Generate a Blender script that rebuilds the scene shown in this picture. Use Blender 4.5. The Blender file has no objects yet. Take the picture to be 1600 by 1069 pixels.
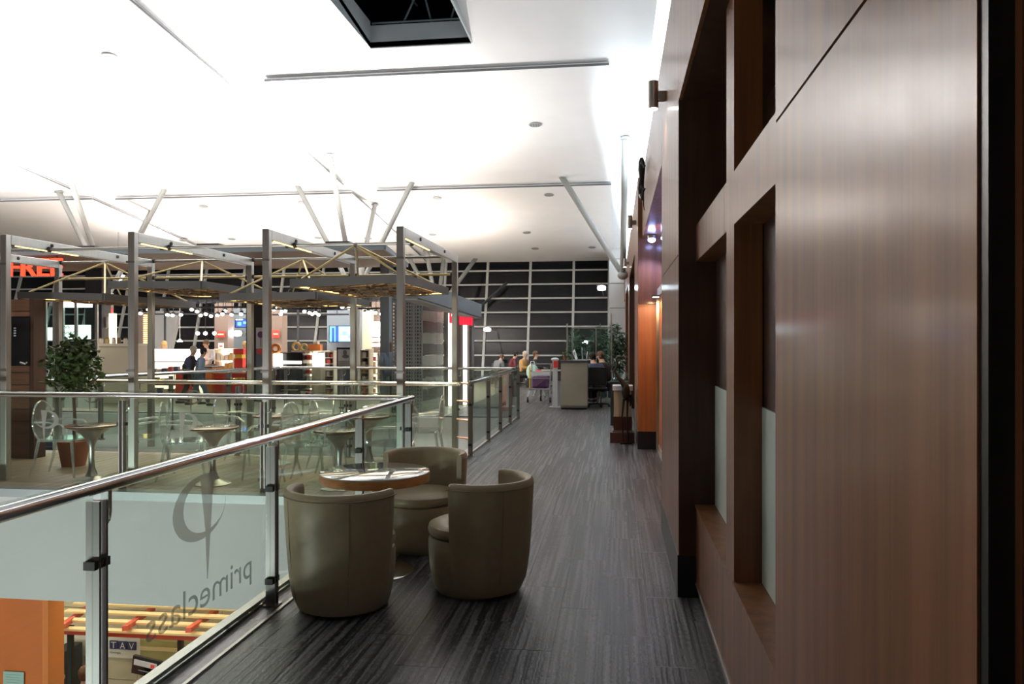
import bpy, math, random
from mathutils import Vector, Matrix
R = random.Random(7)
PI = math.pi
scene = bpy.context.scene
COL = scene.collection
# ------------------------------------------------------------------ camera
FPX, CXP, CYP, HCAM = 1200.0, 800.0, 532.0, 1.65
YAW = math.atan(162.0 / FPX)
cam_data = bpy.data.cameras.new('camera')
cam_data.sensor_fit = 'HORIZONTAL'; cam_data.sensor_width = 36.0
cam_data.lens = FPX * 36.0 / 1600.0
cam_data.shift_y = -2.5 / 1600.0
cam_data.clip_end = 300; cam_data.clip_start = 0.05
cam = bpy.data.objects.new('camera', cam_data); COL.objects.link(cam)
cam.location = (0, 0, HCAM); cam.rotation_euler = (PI / 2, 0, YAW)
scene.camera = cam
# ------------------------------------------------------------------ world: night
world = bpy.data.worlds.new('night'); scene.world = world; world.use_nodes = True
bg = world.node_tree.nodes['Background']
bg.inputs[0].default_value = (0.010, 0.013, 0.020, 1); bg.inputs[1].default_value = 1.0
# ------------------------------------------------------------------ exposure
vs = scene.view_settings
vs.view_transform = 'Standard'; vs.look = 'None'; vs.gamma = 1.0; vs.use_curve_mapping = False
vs.exposure = 0.18
# ------------------------------------------------------------------ large lights of the hall and added fills (uplight fixtures are built further down)
def area(name, loc, direction, energy, sx, sy=None, color=(1, 1, 1), spread=PI):
    l = bpy.data.lights.new(name, 'AREA'); l.energy = energy; l.color = color; l.spread = spread
    l.shape = 'RECTANGLE'; l.size = sx; l.size_y = sy or sx
    o = bpy.data.objects.new(name, l); COL.objects.link(o); o.location = loc
    o.rotation_euler = Vector(direction).to_track_quat('-Z', 'Y').to_euler()
    return o
def spot(name, loc, direction, energy, angle, color=(1, 1, 1), size=.03, blend=.5):
    l = bpy.data.lights.new(name, 'SPOT'); l.energy = energy; l.color = color
    l.spot_size = angle; l.spot_blend = blend; l.shadow_soft_size = size
    o = bpy.data.objects.new(name, l); COL.objects.link(o); o.location = loc
    o.rotation_euler = Vector(direction).to_track_quat('-Z', 'Y').to_euler()
    return o
UPLIGHTS = [(-6.4, 17.3), (-9.6, 17.3), (-12.8, 17.3), (-16.0, 17.3), (-19.2, 17.3)]   # floods on the shop roof
for x, y in UPLIGHTS:
    area('ceiling_uplight', (x, y, 3.98), (0, .0, 1), 640, .5, .35, (1, .97, .93), 2.7)
LEDGE = [17.8, 21.5, 25.2, 28.6]                                             # floods on the ledge of the wood wall
for y in LEDGE:
    area('ledge_uplight', (.75, y, 4.42), (-.62, .15, 1), 290, .4, .3, (.80, .92, 1), 2.6)
MASTS = [(-6.6, 25.6), (-11.0, 25.6), (-16.0, 25.6)]                       # floods on masts behind the shop
for x, y in MASTS:
    area('mast_uplight', (x, y, 3.24), (0, .05, 1), 240, .5, .35, (1, .93, .86), 2.8)
HALLY = -1.75
for x in (-4.5, -8.0, -11.5):                                              # added unseen lights that brighten the terrace slab edge
    area('slab_edge_fill', (x, HALLY + .12, -2.9), (0, 1, .12), 200, 1.6, .5, (.97, 1, .98))
area('shop_light', (-9.5, 24.5, 3.0), (0, 0, -1), 700, 9, 4, (1, .88, .72), 2.6)       # grid of shop track lights
area('lower_hall_fill', (-7.5, 10.0, -1.35), (0, .15, -1), 90, 8, 1.6, (1, .84, .60))       # added unseen light that brightens the lower hall

# ------------------------------------------------------------------ helpers
def ray(px, py):
    a = (px - CXP) / FPX; b = -(py - CYP) / FPX
    s, c = math.sin(YAW), math.cos(YAW)
    return Vector((a * c - s, a * s + c, b))
def on(px, py, Y):                      # measured pixel -> point on the plane y = Y
    r = ray(px, py); return Vector((0, 0, HCAM)) + r * (Y / r.y)
def atz(px, py, z):
    r = ray(px, py); return Vector((0, 0, HCAM)) + r * ((z - HCAM) / r.z)
def zc(y):                              # arched roof of the hall
    return 8.459 - .07 * y - .001 * y * y
def onceil(px, py, drop=0.0):
    r = ray(px, py); k2 = .001 * r.y ** 2; k1 = r.z + .07 * r.y; k0 = HCAM - 8.459 + drop
    t = (-k1 + math.sqrt(k1 * k1 - 4 * k2 * k0)) / (2 * k2)
    return Vector((0, 0, HCAM)) + r * t

MATS = {}
def mat(name, col, rough=.5, metal=0.0, coat=0.0, noise=0.0, nscale=8.0, stretch=(1, 1, 1), emit=None, estr=0.0,
        bump=0.0, spec=.5, col2=None, coatr=.1):
    m = bpy.data.materials.new(name); m.use_nodes = True
    nt = m.node_tree; b = nt.nodes['Principled BSDF']
    b.inputs['Base Color'].default_value = (*col, 1); b.inputs['Roughness'].default_value = rough
    b.inputs['Metallic'].default_value = metal; b.inputs['Coat Weight'].default_value = coat
    b.inputs['Coat Roughness'].default_value = coatr
    b.inputs['Specular IOR Level'].default_value = spec
    if emit:
        b.inputs['Emission Color'].default_value = (*emit, 1); b.inputs['Emission Strength'].default_value = estr
    if noise or bump:
        g = nt.nodes.new('ShaderNodeNewGeometry'); mp = nt.nodes.new('ShaderNodeMapping')
        mp.inputs['Scale'].default_value = stretch
        nz = nt.nodes.new('ShaderNodeTexNoise'); nz.inputs['Scale'].default_value = nscale; nz.inputs['Detail'].default_value = 4
        nt.links.new(g.outputs['Position'], mp.inputs['Vector']); nt.links.new(mp.outputs[0], nz.inputs['Vector'])
        if noise:
            cr = nt.nodes.new('ShaderNodeValToRGB')
            lo = tuple(c * (1 - noise) for c in col); hi = tuple(min(1, c * (1 + noise)) for c in (col2 or col))
            cr.color_ramp.elements[0].color = (*lo, 1); cr.color_ramp.elements[1].color = (*hi, 1)
            cr.color_ramp.elements[0].position = .3; cr.color_ramp.elements[1].position = .7
            nt.links.new(nz.outputs['Fac'], cr.inputs[0]); nt.links.new(cr.outputs[0], b.inputs['Base Color'])
        if bump:
            bp = nt.nodes.new('ShaderNodeBump'); bp.inputs['Strength'].default_value = bump; bp.inputs['Distance'].default_value = .01
            nt.links.new(nz.outputs['Fac'], bp.inputs['Height']); nt.links.new(bp.outputs[0], b.inputs['Normal'])
    MATS[name] = m
    return m
def glassmat(name, tint, gloss=.06, rough=.01, mist=0.0, mistcol=(.8, .85, .83)):
    m = bpy.data.materials.new(name); m.use_nodes = True; nt = m.node_tree; nt.nodes.clear()
    out = nt.nodes.new('ShaderNodeOutputMaterial'); tr = nt.nodes.new('ShaderNodeBsdfTransparent')
    gl = nt.nodes.new('ShaderNodeBsdfGlossy'); mx = nt.nodes.new('ShaderNodeMixShader'); fr = nt.nodes.new('ShaderNodeFresnel')
    ad = nt.nodes.new('ShaderNodeMath'); ad.operation = 'ADD'; ad.inputs[1].default_value = gloss
    gb = nt.nodes.new('ShaderNodeNewGeometry'); ir = nt.nodes.new('ShaderNodeMapRange')      # same reflection on both faces of a pane
    ir.inputs['To Min'].default_value = 1.38; ir.inputs['To Max'].default_value = 1 / 1.38
    nt.links.new(gb.outputs['Backfacing'], ir.inputs['Value']); nt.links.new(ir.outputs[0], fr.inputs[0])
    tr.inputs[0].default_value = (*tint, 1); gl.inputs['Roughness'].default_value = rough
    gl.inputs[0].default_value = (.9, .95, .93, 1)
    last = tr.outputs[0]
    if mist:
        df = nt.nodes.new('ShaderNodeBsdfDiffuse'); df.inputs[0].default_value = (*mistcol, 1)
        m2 = nt.nodes.new('ShaderNodeMixShader'); m2.inputs[0].default_value = mist
        nt.links.new(tr.outputs[0], m2.inputs[1]); nt.links.new(df.outputs[0], m2.inputs[2]); last = m2.outputs[0]
    nt.links.new(fr.outputs[0], ad.inputs[0]); nt.links.new(ad.outputs[0], mx.inputs[0])
    nt.links.new(last, mx.inputs[1]); nt.links.new(gl.outputs[0], mx.inputs[2]); nt.links.new(mx.outputs[0], out.inputs[0])
    MATS[name] = m
    return m

class MB:
    """collects shapes; build() links them as ONE mesh object"""
    def __init__(s): s.v = []; s.f = []
    def add(s, vs_, fs):
        o = len(s.v); s.v += [tuple(p) for p in vs_]; s.f += [tuple(i + o for i in f) for f in fs]; return s
    def box(s, x0, y0, z0, x1, y1, z1):
        x0, x1 = sorted((x0, x1)); y0, y1 = sorted((y0, y1)); z0, z1 = sorted((z0, z1))
        return s.add([(x0, y0, z0), (x1, y0, z0), (x1, y1, z0), (x0, y1, z0), (x0, y0, z1), (x1, y0, z1), (x1, y1, z1), (x0, y1, z1)],
                     [(0, 3, 2, 1), (4, 5, 6, 7), (0, 1, 5, 4), (1, 2, 6, 5), (2, 3, 7, 6), (3, 0, 4, 7)])
    def bar(s, p, q, w, h=None, up=(0, 0, 1)):
        p, q = Vector(p), Vector(q); h = h or w; d = (q - p).normalized(); u = Vector(up)
        if abs(d.dot(u)) > .98: u = Vector((0, 1, 0))
        a = d.cross(u).normalized() * (w / 2); b = a.cross(d).normalized() * (h / 2)
        return s.add([p - a - b, p + a - b, p + a + b, p - a + b, q - a - b, q + a - b, q + a + b, q - a + b],
                     [(0, 1, 2, 3), (7, 6, 5, 4), (0, 4, 5, 1), (1, 5, 6, 2), (2, 6, 7, 3), (3, 7, 4, 0)])
    def tube(s, path, r, n=10, closed=False):
        path = [Vector(p) for p in path]; m = len(path); rs = r if isinstance(r, (list, tuple)) else [r] * m
        vs_, fs = [], []; prev = None
        for i, p in enumerate(path):
            if closed: d = path[(i + 1) % m] - path[i - 1]
            else: d = path[min(i + 1, m - 1)] - path[max(i - 1, 0)]
            d.normalize()
            if prev is None:
                u = Vector((0, 0, 1)) if abs(d.z) < .9 else Vector((1, 0, 0)); a = d.cross(u).normalized()
            else:
                a = (prev - d * prev.dot(d)).normalized()
            prev = a; b = d.cross(a)
            for k in range(n):
                t = 2 * PI * k / n; vs_.append(p + (a * math.cos(t) + b * math.sin(t)) * rs[i])
        for i in range(m if closed else m - 1):
            j = (i + 1) % m
            for k in range(n): fs.append((i * n + k, i * n + (k + 1) % n, j * n + (k + 1) % n, j * n + k))
        if not closed: fs += [tuple(range(n))[::-1], tuple((m - 1) * n + k for k in range(n))]
        return s.add(vs_, fs)
    def lathe(s, prof, n=24, c=(0, 0, 0), sy=1.0):
        vs_, fs = [], []; m = len(prof)
        for r, z in prof:
            for k in range(n):
                t = 2 * PI * k / n; vs_.append((c[0] + r * math.cos(t), c[1] + r * math.sin(t) * sy, c[2] + z))
        for i in range(m - 1):
            for k in range(n): fs.append((i * n + k, i * n + (k + 1) % n, (i + 1) * n + (k + 1) % n, (i + 1) * n + k))
        fs += [tuple(range(n))[::-1], tuple((m - 1) * n + k for k in range(n))]
        return s.add(vs_, fs)
    def prism(s, poly, f0, f1):          # poly of 2-D points; f0/f1 map (u,v) -> 3-D of the two faces
        n = len(poly); a = [f0(*p) for p in poly]; b = [f1(*p) for p in poly]
        return s.add(a + b, [tuple(range(n))[::-1], tuple(range(n, 2 * n))] + [(i, (i + 1) % n, n + (i + 1) % n, n + i) for i in range(n)])
    def blob(s, c, rx, ry, rz, n=12, m=8):
        return s.lathe([(max(.001, math.sin(PI * i / m)), -math.cos(PI * i / m)) for i in range(m + 1)], n) if False else \
            s.add([(c[0] + rx * math.sin(PI * i / m) * math.cos(2 * PI * k / n) if 0 < i < m else c[0] + .001 * math.cos(2 * PI * k / n),
                    c[1] + ry * math.sin(PI * i / m) * math.sin(2 * PI * k / n) if 0 < i < m else c[1] + .001 * math.sin(2 * PI * k / n),
                    c[2] - rz * math.cos(PI * i / m)) for i in range(m + 1) for k in range(n)],
                  [(i * n + k, i * n + (k + 1) % n, (i + 1) * n + (k + 1) % n, (i + 1) * n + k) for i in range(m) for k in range(n)])
    def build(s, name, m, parent=None, smooth=False, bevel=0.0):
        me = bpy.data.meshes.new(name); me.from_pydata(s.v, [], s.f); me.update()
        me.materials.append(MATS[m] if isinstance(m, str) else m)
        o = bpy.data.objects.new(name, me); COL.objects.link(o)
        if parent is not None: o.parent = parent
        if smooth:
            me.shade_smooth()
            e = o.modifiers.new('split', 'EDGE_SPLIT'); e.split_angle = math.radians(42)
        if bevel:
            b = o.modifiers.new('bevel', 'BEVEL'); b.width = bevel; b.segments = 2; b.limit_method = 'ANGLE'
        return o
def tag(o, label, cat, group=None, kind=None):
    if label: o['label'] = label
    if cat: o['category'] = cat
    if group: o['group'] = group
    if kind: o['kind'] = kind
    return o
def thing(name, label, cat, loc=(0, 0, 0), rz=0.0, group=None, kind=None):
    o = bpy.data.objects.new(name, None); COL.objects.link(o); o.location = loc; o.rotation_euler = (0, 0, rz)
    o.empty_display_size = .1
    return tag(o, label, cat, group, kind)
def struct(name, label=None, loc=(0, 0, 0)):
    o = bpy.data.objects.new(name, None); COL.objects.link(o); o.location = loc; o['kind'] = 'structure'
    if label: o['label'] = label
    return o
def copy_tree(o, parent=None):
    c = o.copy(); COL.objects.link(c); c.parent = parent
    for ch in o.children: copy_tree(ch, c)
    return c
def place(o, loc, rz, label=None):
    o.location = loc; o.rotation_euler = (0, 0, rz)
    if label: o['label'] = label
    return o
def box(name, m, parent, *a, bevel=0.0): return MB().box(*a).build(name, m, parent, bevel=bevel)
def text_mesh(body, width=None, height=None, depth=.004):
    cu = bpy.data.curves.new('t', 'FONT'); cu.body = body; cu.size = 1; cu.extrude = 0
    ob = bpy.data.objects.new('t', cu); COL.objects.link(ob)
    dg = bpy.context.evaluated_depsgraph_get(); me = bpy.data.meshes.new_from_object(ob.evaluated_get(dg))
    bpy.data.objects.remove(ob)
    xs = [v.co.x for v in me.vertices]; ys = [v.co.y for v in me.vertices]
    x0, x1, y0, y1 = min(xs), max(xs), min(ys), max(ys)
    kx = (width or (x1 - x0)) / (x1 - x0); ky = (height / (y1 - y0)) if height else kx
    verts = [((v.co.x - x0) * kx, (v.co.y - y0) * ky) for v in me.vertices]
    faces = [tuple(p.vertices) for p in me.polygons]
    bpy.data.meshes.remove(me)
    return verts, faces
def letters(name, body, m, parent, f, width=None, height=None):   # f maps (u,v) -> 3-D
    v, fc = text_mesh(body, width, height)
    return MB().add([f(*p) for p in v], fc).build(name, m, parent)

# ------------------------------------------------------------------ materials
def woodmat(name, c1, c2, rough, coat, coatr, sx=(9, 9, .35), bump=.0):
    m = mat(name, c1, rough, coat=coat, coatr=coatr); nt = m.node_tree; b = nt.nodes['Principled BSDF']
    g = nt.nodes.new('ShaderNodeNewGeometry'); mp = nt.nodes.new('ShaderNodeMapping'); mp.inputs['Scale'].default_value = sx
    n1 = nt.nodes.new('ShaderNodeTexNoise'); n1.inputs['Scale'].default_value = 1.6; n1.inputs['Detail'].default_value = 6
    n2 = nt.nodes.new('ShaderNodeTexNoise'); n2.inputs['Scale'].default_value = 11; n2.inputs['Detail'].default_value = 3
    ad = nt.nodes.new('ShaderNodeMath'); ad.operation = 'MULTIPLY_ADD'; ad.inputs[1].default_value = .35
    cr = nt.nodes.new('ShaderNodeValToRGB')
    cr.color_ramp.elements[0].color = (*c1, 1); cr.color_ramp.elements[1].color = (*c2, 1)
    cr.color_ramp.elements[0].position = .48; cr.color_ramp.elements[1].position = .86
    nt.links.new(g.outputs['Position'], mp.inputs[0])
    for n in (n1, n2): nt.links.new(mp.outputs[0], n.inputs['Vector'])
    nt.links.new(n2.outputs['Fac'], ad.inputs[0]); nt.links.new(n1.outputs['Fac'], ad.inputs[2])
    nt.links.new(ad.outputs[0], cr.inputs[0]); nt.links.new(cr.outputs[0], b.inputs['Base Color'])
    return m
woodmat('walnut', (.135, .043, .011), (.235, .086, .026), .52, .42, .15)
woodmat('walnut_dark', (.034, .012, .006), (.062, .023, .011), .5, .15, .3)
woodmat('walnut_orange_lit', (.30, .085, .022), (.42, .14, .04), .45, .2, .3)  # walnut with the orange lamplight of the bay put into its colour
woodmat('kiosk_wood', (.10, .042, .022), (.17, .075, .038), .5, .1, .3, (.4, 9, 6))
woodmat('deck', (.20, .155, .110), (.32, .26, .19), .42, .2, .3, (9, .5, 9))
woodmat('table_wood', (.12, .055, .026), (.20, .10, .05), .25, .6, .08, (6, 6, 18))
woodmat('amber_wood', (.36, .15, .045), (.50, .23, .075), .3, .4, .15, (6, 6, 18))
mat('plinth', (.012, .012, .014), .35)
mat('skirting', (.06, .06, .062), .35)
mat('white_paint', (.80, .80, .80), .6)
mat('ceiling_white', (.86, .86, .87), .7, noise=.02, nscale=1.2)
mat('ceiling_base', (.80, .81, .83), .7, noise=.02, nscale=.9)
mat('edge_grey', (.16, .17, .18), .5)
mat('hatch_grey', (.42, .47, .50), .5)
mat('void_black', (.012, .014, .016), .8)
mat('truss_grey', (.16, .20, .22), .5)
mat('steel', (.50, .49, .46), .34, 1.0, noise=.05, nscale=3, stretch=(8, 8, .6))
mat('steel_dark', (.34, .32, .29), .33, 1.0)
mat('rail_steel', (.27, .262, .255), .42, 1.0)
mat('chrome', (.82, .82, .82), .10, 1.0)
mat('copper_pipe', (.50, .34, .27), .25, 1.0)
mat('black_rubber', (.015, .014, .014), .5)
mat('rod_gold', (.66, .52, .24), .35, .6)
mat('canopy_frame', (.13, .125, .12), .5)
mat('canopy_lattice', (.22, .14, .08), .6, noise=.4, nscale=14)
mat('warm_led', (1, .75, .3), .5, emit=(1, .66, .22), estr=3.2)
mat('leather', (.31, .255, .160), .42, noise=.05, nscale=22, bump=.06, spec=.45)
mat('leather_piping', (.22, .18, .12), .45)
mat('fascia_white', (.60, .62, .62), .55, noise=.03, nscale=.8)
mat('channel_metal', (.30, .34, .34), .4, .6)
mat('kick_metal', (.50, .48, .45), .35, .9)
mat('tile_beige', (.46, .40, .32), .4, noise=.08, nscale=1.5)
mat('frost_logo', (.48, .47, .43), .6)
mat('frost_logo_dark', (.30, .31, .30), .6)
mat('facade_frame', (.60, .63, .62), .5)
mat('facade_pane', (.012, .013, .016), .06, spec=.32)
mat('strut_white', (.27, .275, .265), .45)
mat('bulkhead_brown', (.115, .062, .034), .6, noise=.08, nscale=1.5)
mat('bulkhead_edge', (.17, .20, .23), .5)
mat('dark_column', (.022, .024, .030), .5)
mat('sign_red', (.8, .04, .02), .4, emit=(1, .035, .012), estr=3.0)
mat('sign_pink', (.8, .03, .06), .4, emit=(1, .03, .07), estr=.9)
mat('white_glow', (1, 1, 1), .4, emit=(1, .96, .88), estr=3.2)
mat('lamp_glow', (1, 1, 1), .4, emit=(1, .92, .78), estr=22)
mat('flood_glow', (1, 1, 1), .4, emit=(.72, .88, 1), estr=40)
mat('blue_glow', (.5, .6, 1), .4, emit=(.35, .45, 1), estr=40)
mat('cove_glow', (1, 1, 1), .5, emit=(.90, .97, 1), estr=1.25)
mat('tube_glow', (1, 1, 1), .4, emit=(1, .93, .83), estr=2.6)
mat('shelf_glow', (1, .95, .85), .5, emit=(1, .90, .72), estr=2.0)
mat('counter_glow', (1, .9, .75), .5, emit=(1, .84, .58), estr=1.9)
mat('screen_blue', (.1, .3, .8), .3, emit=(.10, .34, .95), estr=1.3)
mat('screen_pale', (.6, .8, 1), .3, emit=(.55, .80, 1), estr=1.5)
mat('screen_night', (.02, .05, .2), .3, emit=(.03, .09, .45), estr=.9)
mat('screen_black', (.012, .012, .014), .2)
mat('shop_red', (.74, .05, .035), .45)
mat('shop_orange', (.80, .24, .05), .45)
mat('shop_yellow', (.85, .62, .06), .5)
mat('shop_dark', (.05, .052, .06), .5)
mat('shop_bluegrey', (.13, .16, .20), .55)
mat('shop_grey', (.34, .35, .35), .6)
mat('shop_brown', (.16, .12, .105), .6)
mat('shop_cream', (.70, .62, .50), .5)
mat('product_white', (.80, .74, .64), .45)
mat('product_red', (.60, .06, .05), .45)
mat('product_gold', (.60, .40, .12), .4)
mat('product_brown', (.22, .12, .07), .5)
mat('product_blue', (.06, .10, .28), .45)
mat('perf_metal', (.20, .21, .21), .4, .3)
mat('stripe_dark', (.030, .030, .022), .5)
mat('stripe_light', (.25, .275, .22), .5, noise=.06, nscale=3)
mat('pilaster_metal', (.30, .29, .29), .35, .8)
mat('panel_white', (.70, .73, .75), .5)
mat('desk_panel', (.40, .37, .29), .45, noise=.12, nscale=1.4)
mat('paper', (.78, .80, .84), .6)
mat('terracotta', (.28, .10, .05), .7)
mat('leaf', (.050, .088, .018), .5, noise=.45, nscale=5)
mat('leaf_far', (.055, .115, .060), .55, noise=.3, nscale=4)
mat('bark', (.10, .065, .04), .8, noise=.2, nscale=20)
mat('bronze', (.025, .020, .017), .35, .5)
mat('pedestal', (.42, .36, .27), .4, noise=.1, nscale=5)
mat('maroon_wood', (.070, .022, .016), .35, coat=.3)
mat('skin_tone', (.52, .33, .24), .55)
for n_, c_ in dict(cloth_black=(.018, .018, .020), cloth_navy=(.03, .045, .085), cloth_denim=(.08, .105, .15), cloth_blue=(.20, .27, .38),
                   cloth_maroon=(.13, .02, .028), cloth_tan=(.48, .29, .11), cloth_red=(.45, .03, .03), cloth_grey=(.16, .17, .18),
                   cloth_pale=(.55, .55, .60), cloth_purple=(.12, .05, .15), cloth_mint=(.42, .62, .55),
                   hair_black=(.014, .011, .010), hair_blond=(.55, .40, .20), hair_white=(.62, .56, .47), hair_brown=(.12, .06, .03)).items():
    mat(n_, c_, .8)
mat('orange_panel', (.70, .175, .03), .5, noise=.1, nscale=1)
mat('hall_beige', (.66, .56, .38), .6, noise=.04, nscale=1)
mat('hall_olive', (.42, .36, .13), .6)
mat('hall_red', (.58, .075, .03), .5)
mat('hall_slat', (.78, .58, .30), .6)
mat('navy', (.035, .03, .12), .5)
mat('hall_floor', (.36, .33, .28), .4)
mat('frosted_pane', (.58, .66, .60), .75)
glassmat('rail_glass', (.90, .95, .92), .02)
glassmat('logo_film', (.80, .80, .77), .0, .5, .45, (.74, .72, .64))
glassmat('logo_film_dark', (.66, .68, .67), .0, .5, .45, (.50, .51, .50))
glassmat('ghost', (.90, .93, .93), .20, .06, .20, (.85, .90, .90))
glassmat('logo_film_far', (.70, .70, .66), .0, .5, .55, (.42, .41, .36))
glassmat('kiosk_glass', (.72, .90, .90), .04)
glassmat('screen_glass', (.80, .92, .90), .05)
# table top: polished glass over a pale disc
mat('table_glass', (.42, .46, .42), .03, coat=1.0, coatr=.01, spec=1.0)
# streaky vinyl floor: lines run along the corridor
def floormat():
    m = mat('vinyl', (.05, .05, .055), .40, spec=.5); nt = m.node_tree; b = nt.nodes['Principled BSDF']
    g = nt.nodes.new('ShaderNodeNewGeometry'); oi = nt.nodes.new('ShaderNodeObjectInfo')
    mp = nt.nodes.new('ShaderNodeMapping'); mp.inputs['Scale'].default_value = (30, .5, 1)
    va = nt.nodes.new('ShaderNodeVectorMath'); va.operation = 'ADD'
    nz = nt.nodes.new('ShaderNodeTexNoise'); nz.inputs['Scale'].default_value = 1.5; nz.inputs['Detail'].default_value = 3.5
    mp2 = nt.nodes.new('ShaderNodeMapping'); mp2.inputs['Scale'].default_value = (9, 26, 1)
    nw = nt.nodes.new('ShaderNodeTexNoise'); nw.inputs['Scale'].default_value = 1.0; nw.inputs['Detail'].default_value = 2
    sc = nt.nodes.new('ShaderNodeVectorMath'); sc.operation = 'SCALE'; sc.inputs['Scale'].default_value = .55
    nt.links.new(g.outputs['Position'], mp.inputs[0]); nt.links.new(g.outputs['Position'], mp2.inputs[0])
    nt.links.new(mp2.outputs[0], nw.inputs['Vector']); nt.links.new(nw.outputs['Color'], sc.inputs[0])
    nt.links.new(mp.outputs[0], va.inputs[0]); nt.links.new(sc.outputs[0], va.inputs[1]); 
    v3 = nt.nodes.new('ShaderNodeVectorMath'); v3.operation = 'ADD'; cmb = nt.nodes.new('ShaderNodeCombineXYZ')
    ml = nt.nodes.new('ShaderNodeMath'); ml.operation = 'MULTIPLY'; ml.inputs[1].default_value = 3
    nt.links.new(oi.outputs['Random'], ml.inputs[0]); nt.links.new(ml.outputs[0], cmb.inputs[0])
    nt.links.new(va.outputs[0], v3.inputs[0]); nt.links.new(cmb.outputs[0], v3.inputs[1]); nt.links.new(v3.outputs[0], nz.inputs['Vector'])
    cr = nt.nodes.new('ShaderNodeValToRGB'); e = cr.color_ramp.elements
    e[0].color = (.020, .020, .022, 1); e[0].position = .44; e[1].color = (.165, .163, .172, 1); e[1].position = .66
    nt.links.new(nz.outputs['Fac'], cr.inputs[0]); nt.links.new(cr.outputs[0], b.inputs['Base Color'])
    mr = nt.nodes.new('ShaderNodeMapRange'); mr.inputs['To Min'].default_value = .34; mr.inputs['To Max'].default_value = .44
    nt.links.new(nz.outputs['Fac'], mr.inputs['Value']); nt.links.new(mr.outputs[0], b.inputs['Roughness'])
    bp = nt.nodes.new('ShaderNodeBump'); bp.inputs['Strength'].default_value = .7; bp.inputs['Distance'].default_value = .006
    nt.links.new(nz.outputs['Fac'], bp.inputs['Height']); nt.links.new(bp.outputs[0], b.inputs['Normal'])
floormat()
# ================================================================== SETTING
XR = -2.12                                  # line of the corridor railing
# ---- corridor floor with streaked vinyl planks
fl = struct('floor', 'dark grey corridor floor of streaked vinyl planks')
MB().box(-2.2, -1.5, -.30, .98, 31.2, -.006).build('slab', 'skirting', fl)
PW, PL = .262, 1.06
pm = MB().box(.001, .001, -.006, PW - .001, PL - .001, 0)
p0 = pm.build('floor_plank', 'vinyl', fl)
first = True
ncol = 12
for i in range(ncol):
    off = (i * .37 % 1) * PL
    y = -1.0 - off; j = 0
    while y < 23.5:
        o = p0 if first else p0.copy()
        if not first: COL.objects.link(o); o.parent = fl
        first = False
        o.location = (-2.17 + i * PW, y, 0)
        y += PL
MB().box(-2.17, 23.7, -.006, .97, 31.2, 0).box(-3.67, 16.42, -.006, -2.172, 31.2, 0).build('far_planks', 'vinyl', fl)['kind'] = 'stuff'
MB().box(-3.68, 16.42, -.30, -2.2, 31.2, -.006).build('slab', 'skirting', fl)
# metal strip along the floor edge under the glass
t1 = struct('trim_1', 'metal edge strip at the foot of the near glass railing')
MB().box(-2.235, -1.5, -.05, -2.175, 7.80, .045).box(-2.05, -1.5, 0, -2.03, 7.80, .012).build('strip', 'kick_metal', t1)
t2 = struct('trim_2', 'pale metal edge strip at the foot of the far corridor railing')
MB().box(-2.20, 10.55, -.05, -2.06, 16.3, .03).build('strip', 'kick_metal', t2)
# ---- terrace deck: boards run along the corridor direction
td = struct('floor_terrace', 'brown timber deck of the cafe terrace')
MB().box(-13.0, 7.78, -.30, -2.21, 10.5, -.03).build('slab', 'skirting', td)
b0 = None
for i in range(77):
    o = MB().box(.003, 0, -.03, .137, 2.70, 0).build('deck_board', 'deck', td) if b0 is None else b0.copy()
    if b0 is not None: COL.objects.link(o); o.parent = td
    else: b0 = o
    o.location = (-13.0 + .14 * i, 7.80, 0)
# slab edges seen across the voids
w1 = struct('wall_void_front', 'plain pale grey slab edge of the terrace above the lower hall')
MB().box(-13.0, 7.66, -1.20, -2.24, 7.76, -.07).build('fascia_panel', 'fascia_white', w1)
MB().box(-13.0, 7.62, -.07, -2.24, 7.80, .02).build('glass_channel', 'channel_metal', w1)
w2 = struct('wall_void_back', 'pale slab edge behind the second void')
for k in range(5):
    MB().box(-13.0 + k * 2.16 + .003, 16.30, -1.5, -13.0 + (k + 1) * 2.16 - .003, 16.42, -.03).build('fascia_panel', 'fascia_white', w2)
w3 = struct('wall_void_side', 'pale slab edge below the corridor railing')
MB().box(-2.24, -1.5, -1.2, -2.20, 7.66, -.05).build('fascia_panel', 'fascia_white', w3)
MB().box(-2.24, 10.5, -1.2, -2.20, 16.3, -.05).build('fascia_panel', 'fascia_white', w3)
w4 = struct('wall_void_rear', 'slab edge at the back of the terrace')
MB().box(-13.0, 10.5, -1.2, -2.24, 10.54, -.03).build('fascia_panel', 'fascia_white', w4)
MB().box(-13.0, 7.80, -1.25, -2.24, 10.5, -1.2).build('soffit', 'white_paint', w4)
# ---- shop floor
sf = struct('floor_shop', 'beige stone tile floor of the shops')
MB().box(-26, 16.42, -.30, -3.68, 31.2, -.008).build('slab', 'skirting', sf)
tl = None
for i in range(15):
    for j in range(10):
        o = MB().box(.004, .004, -.008, 1.484, 1.474, 0).build('floor_tile', 'tile_beige', sf) if tl is None else tl.copy()
        if tl is not None: COL.objects.link(o); o.parent = sf
        else: tl = o
        o.location = (-26 + i * 1.488, 16.42 + j * 1.478, 0)

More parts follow.
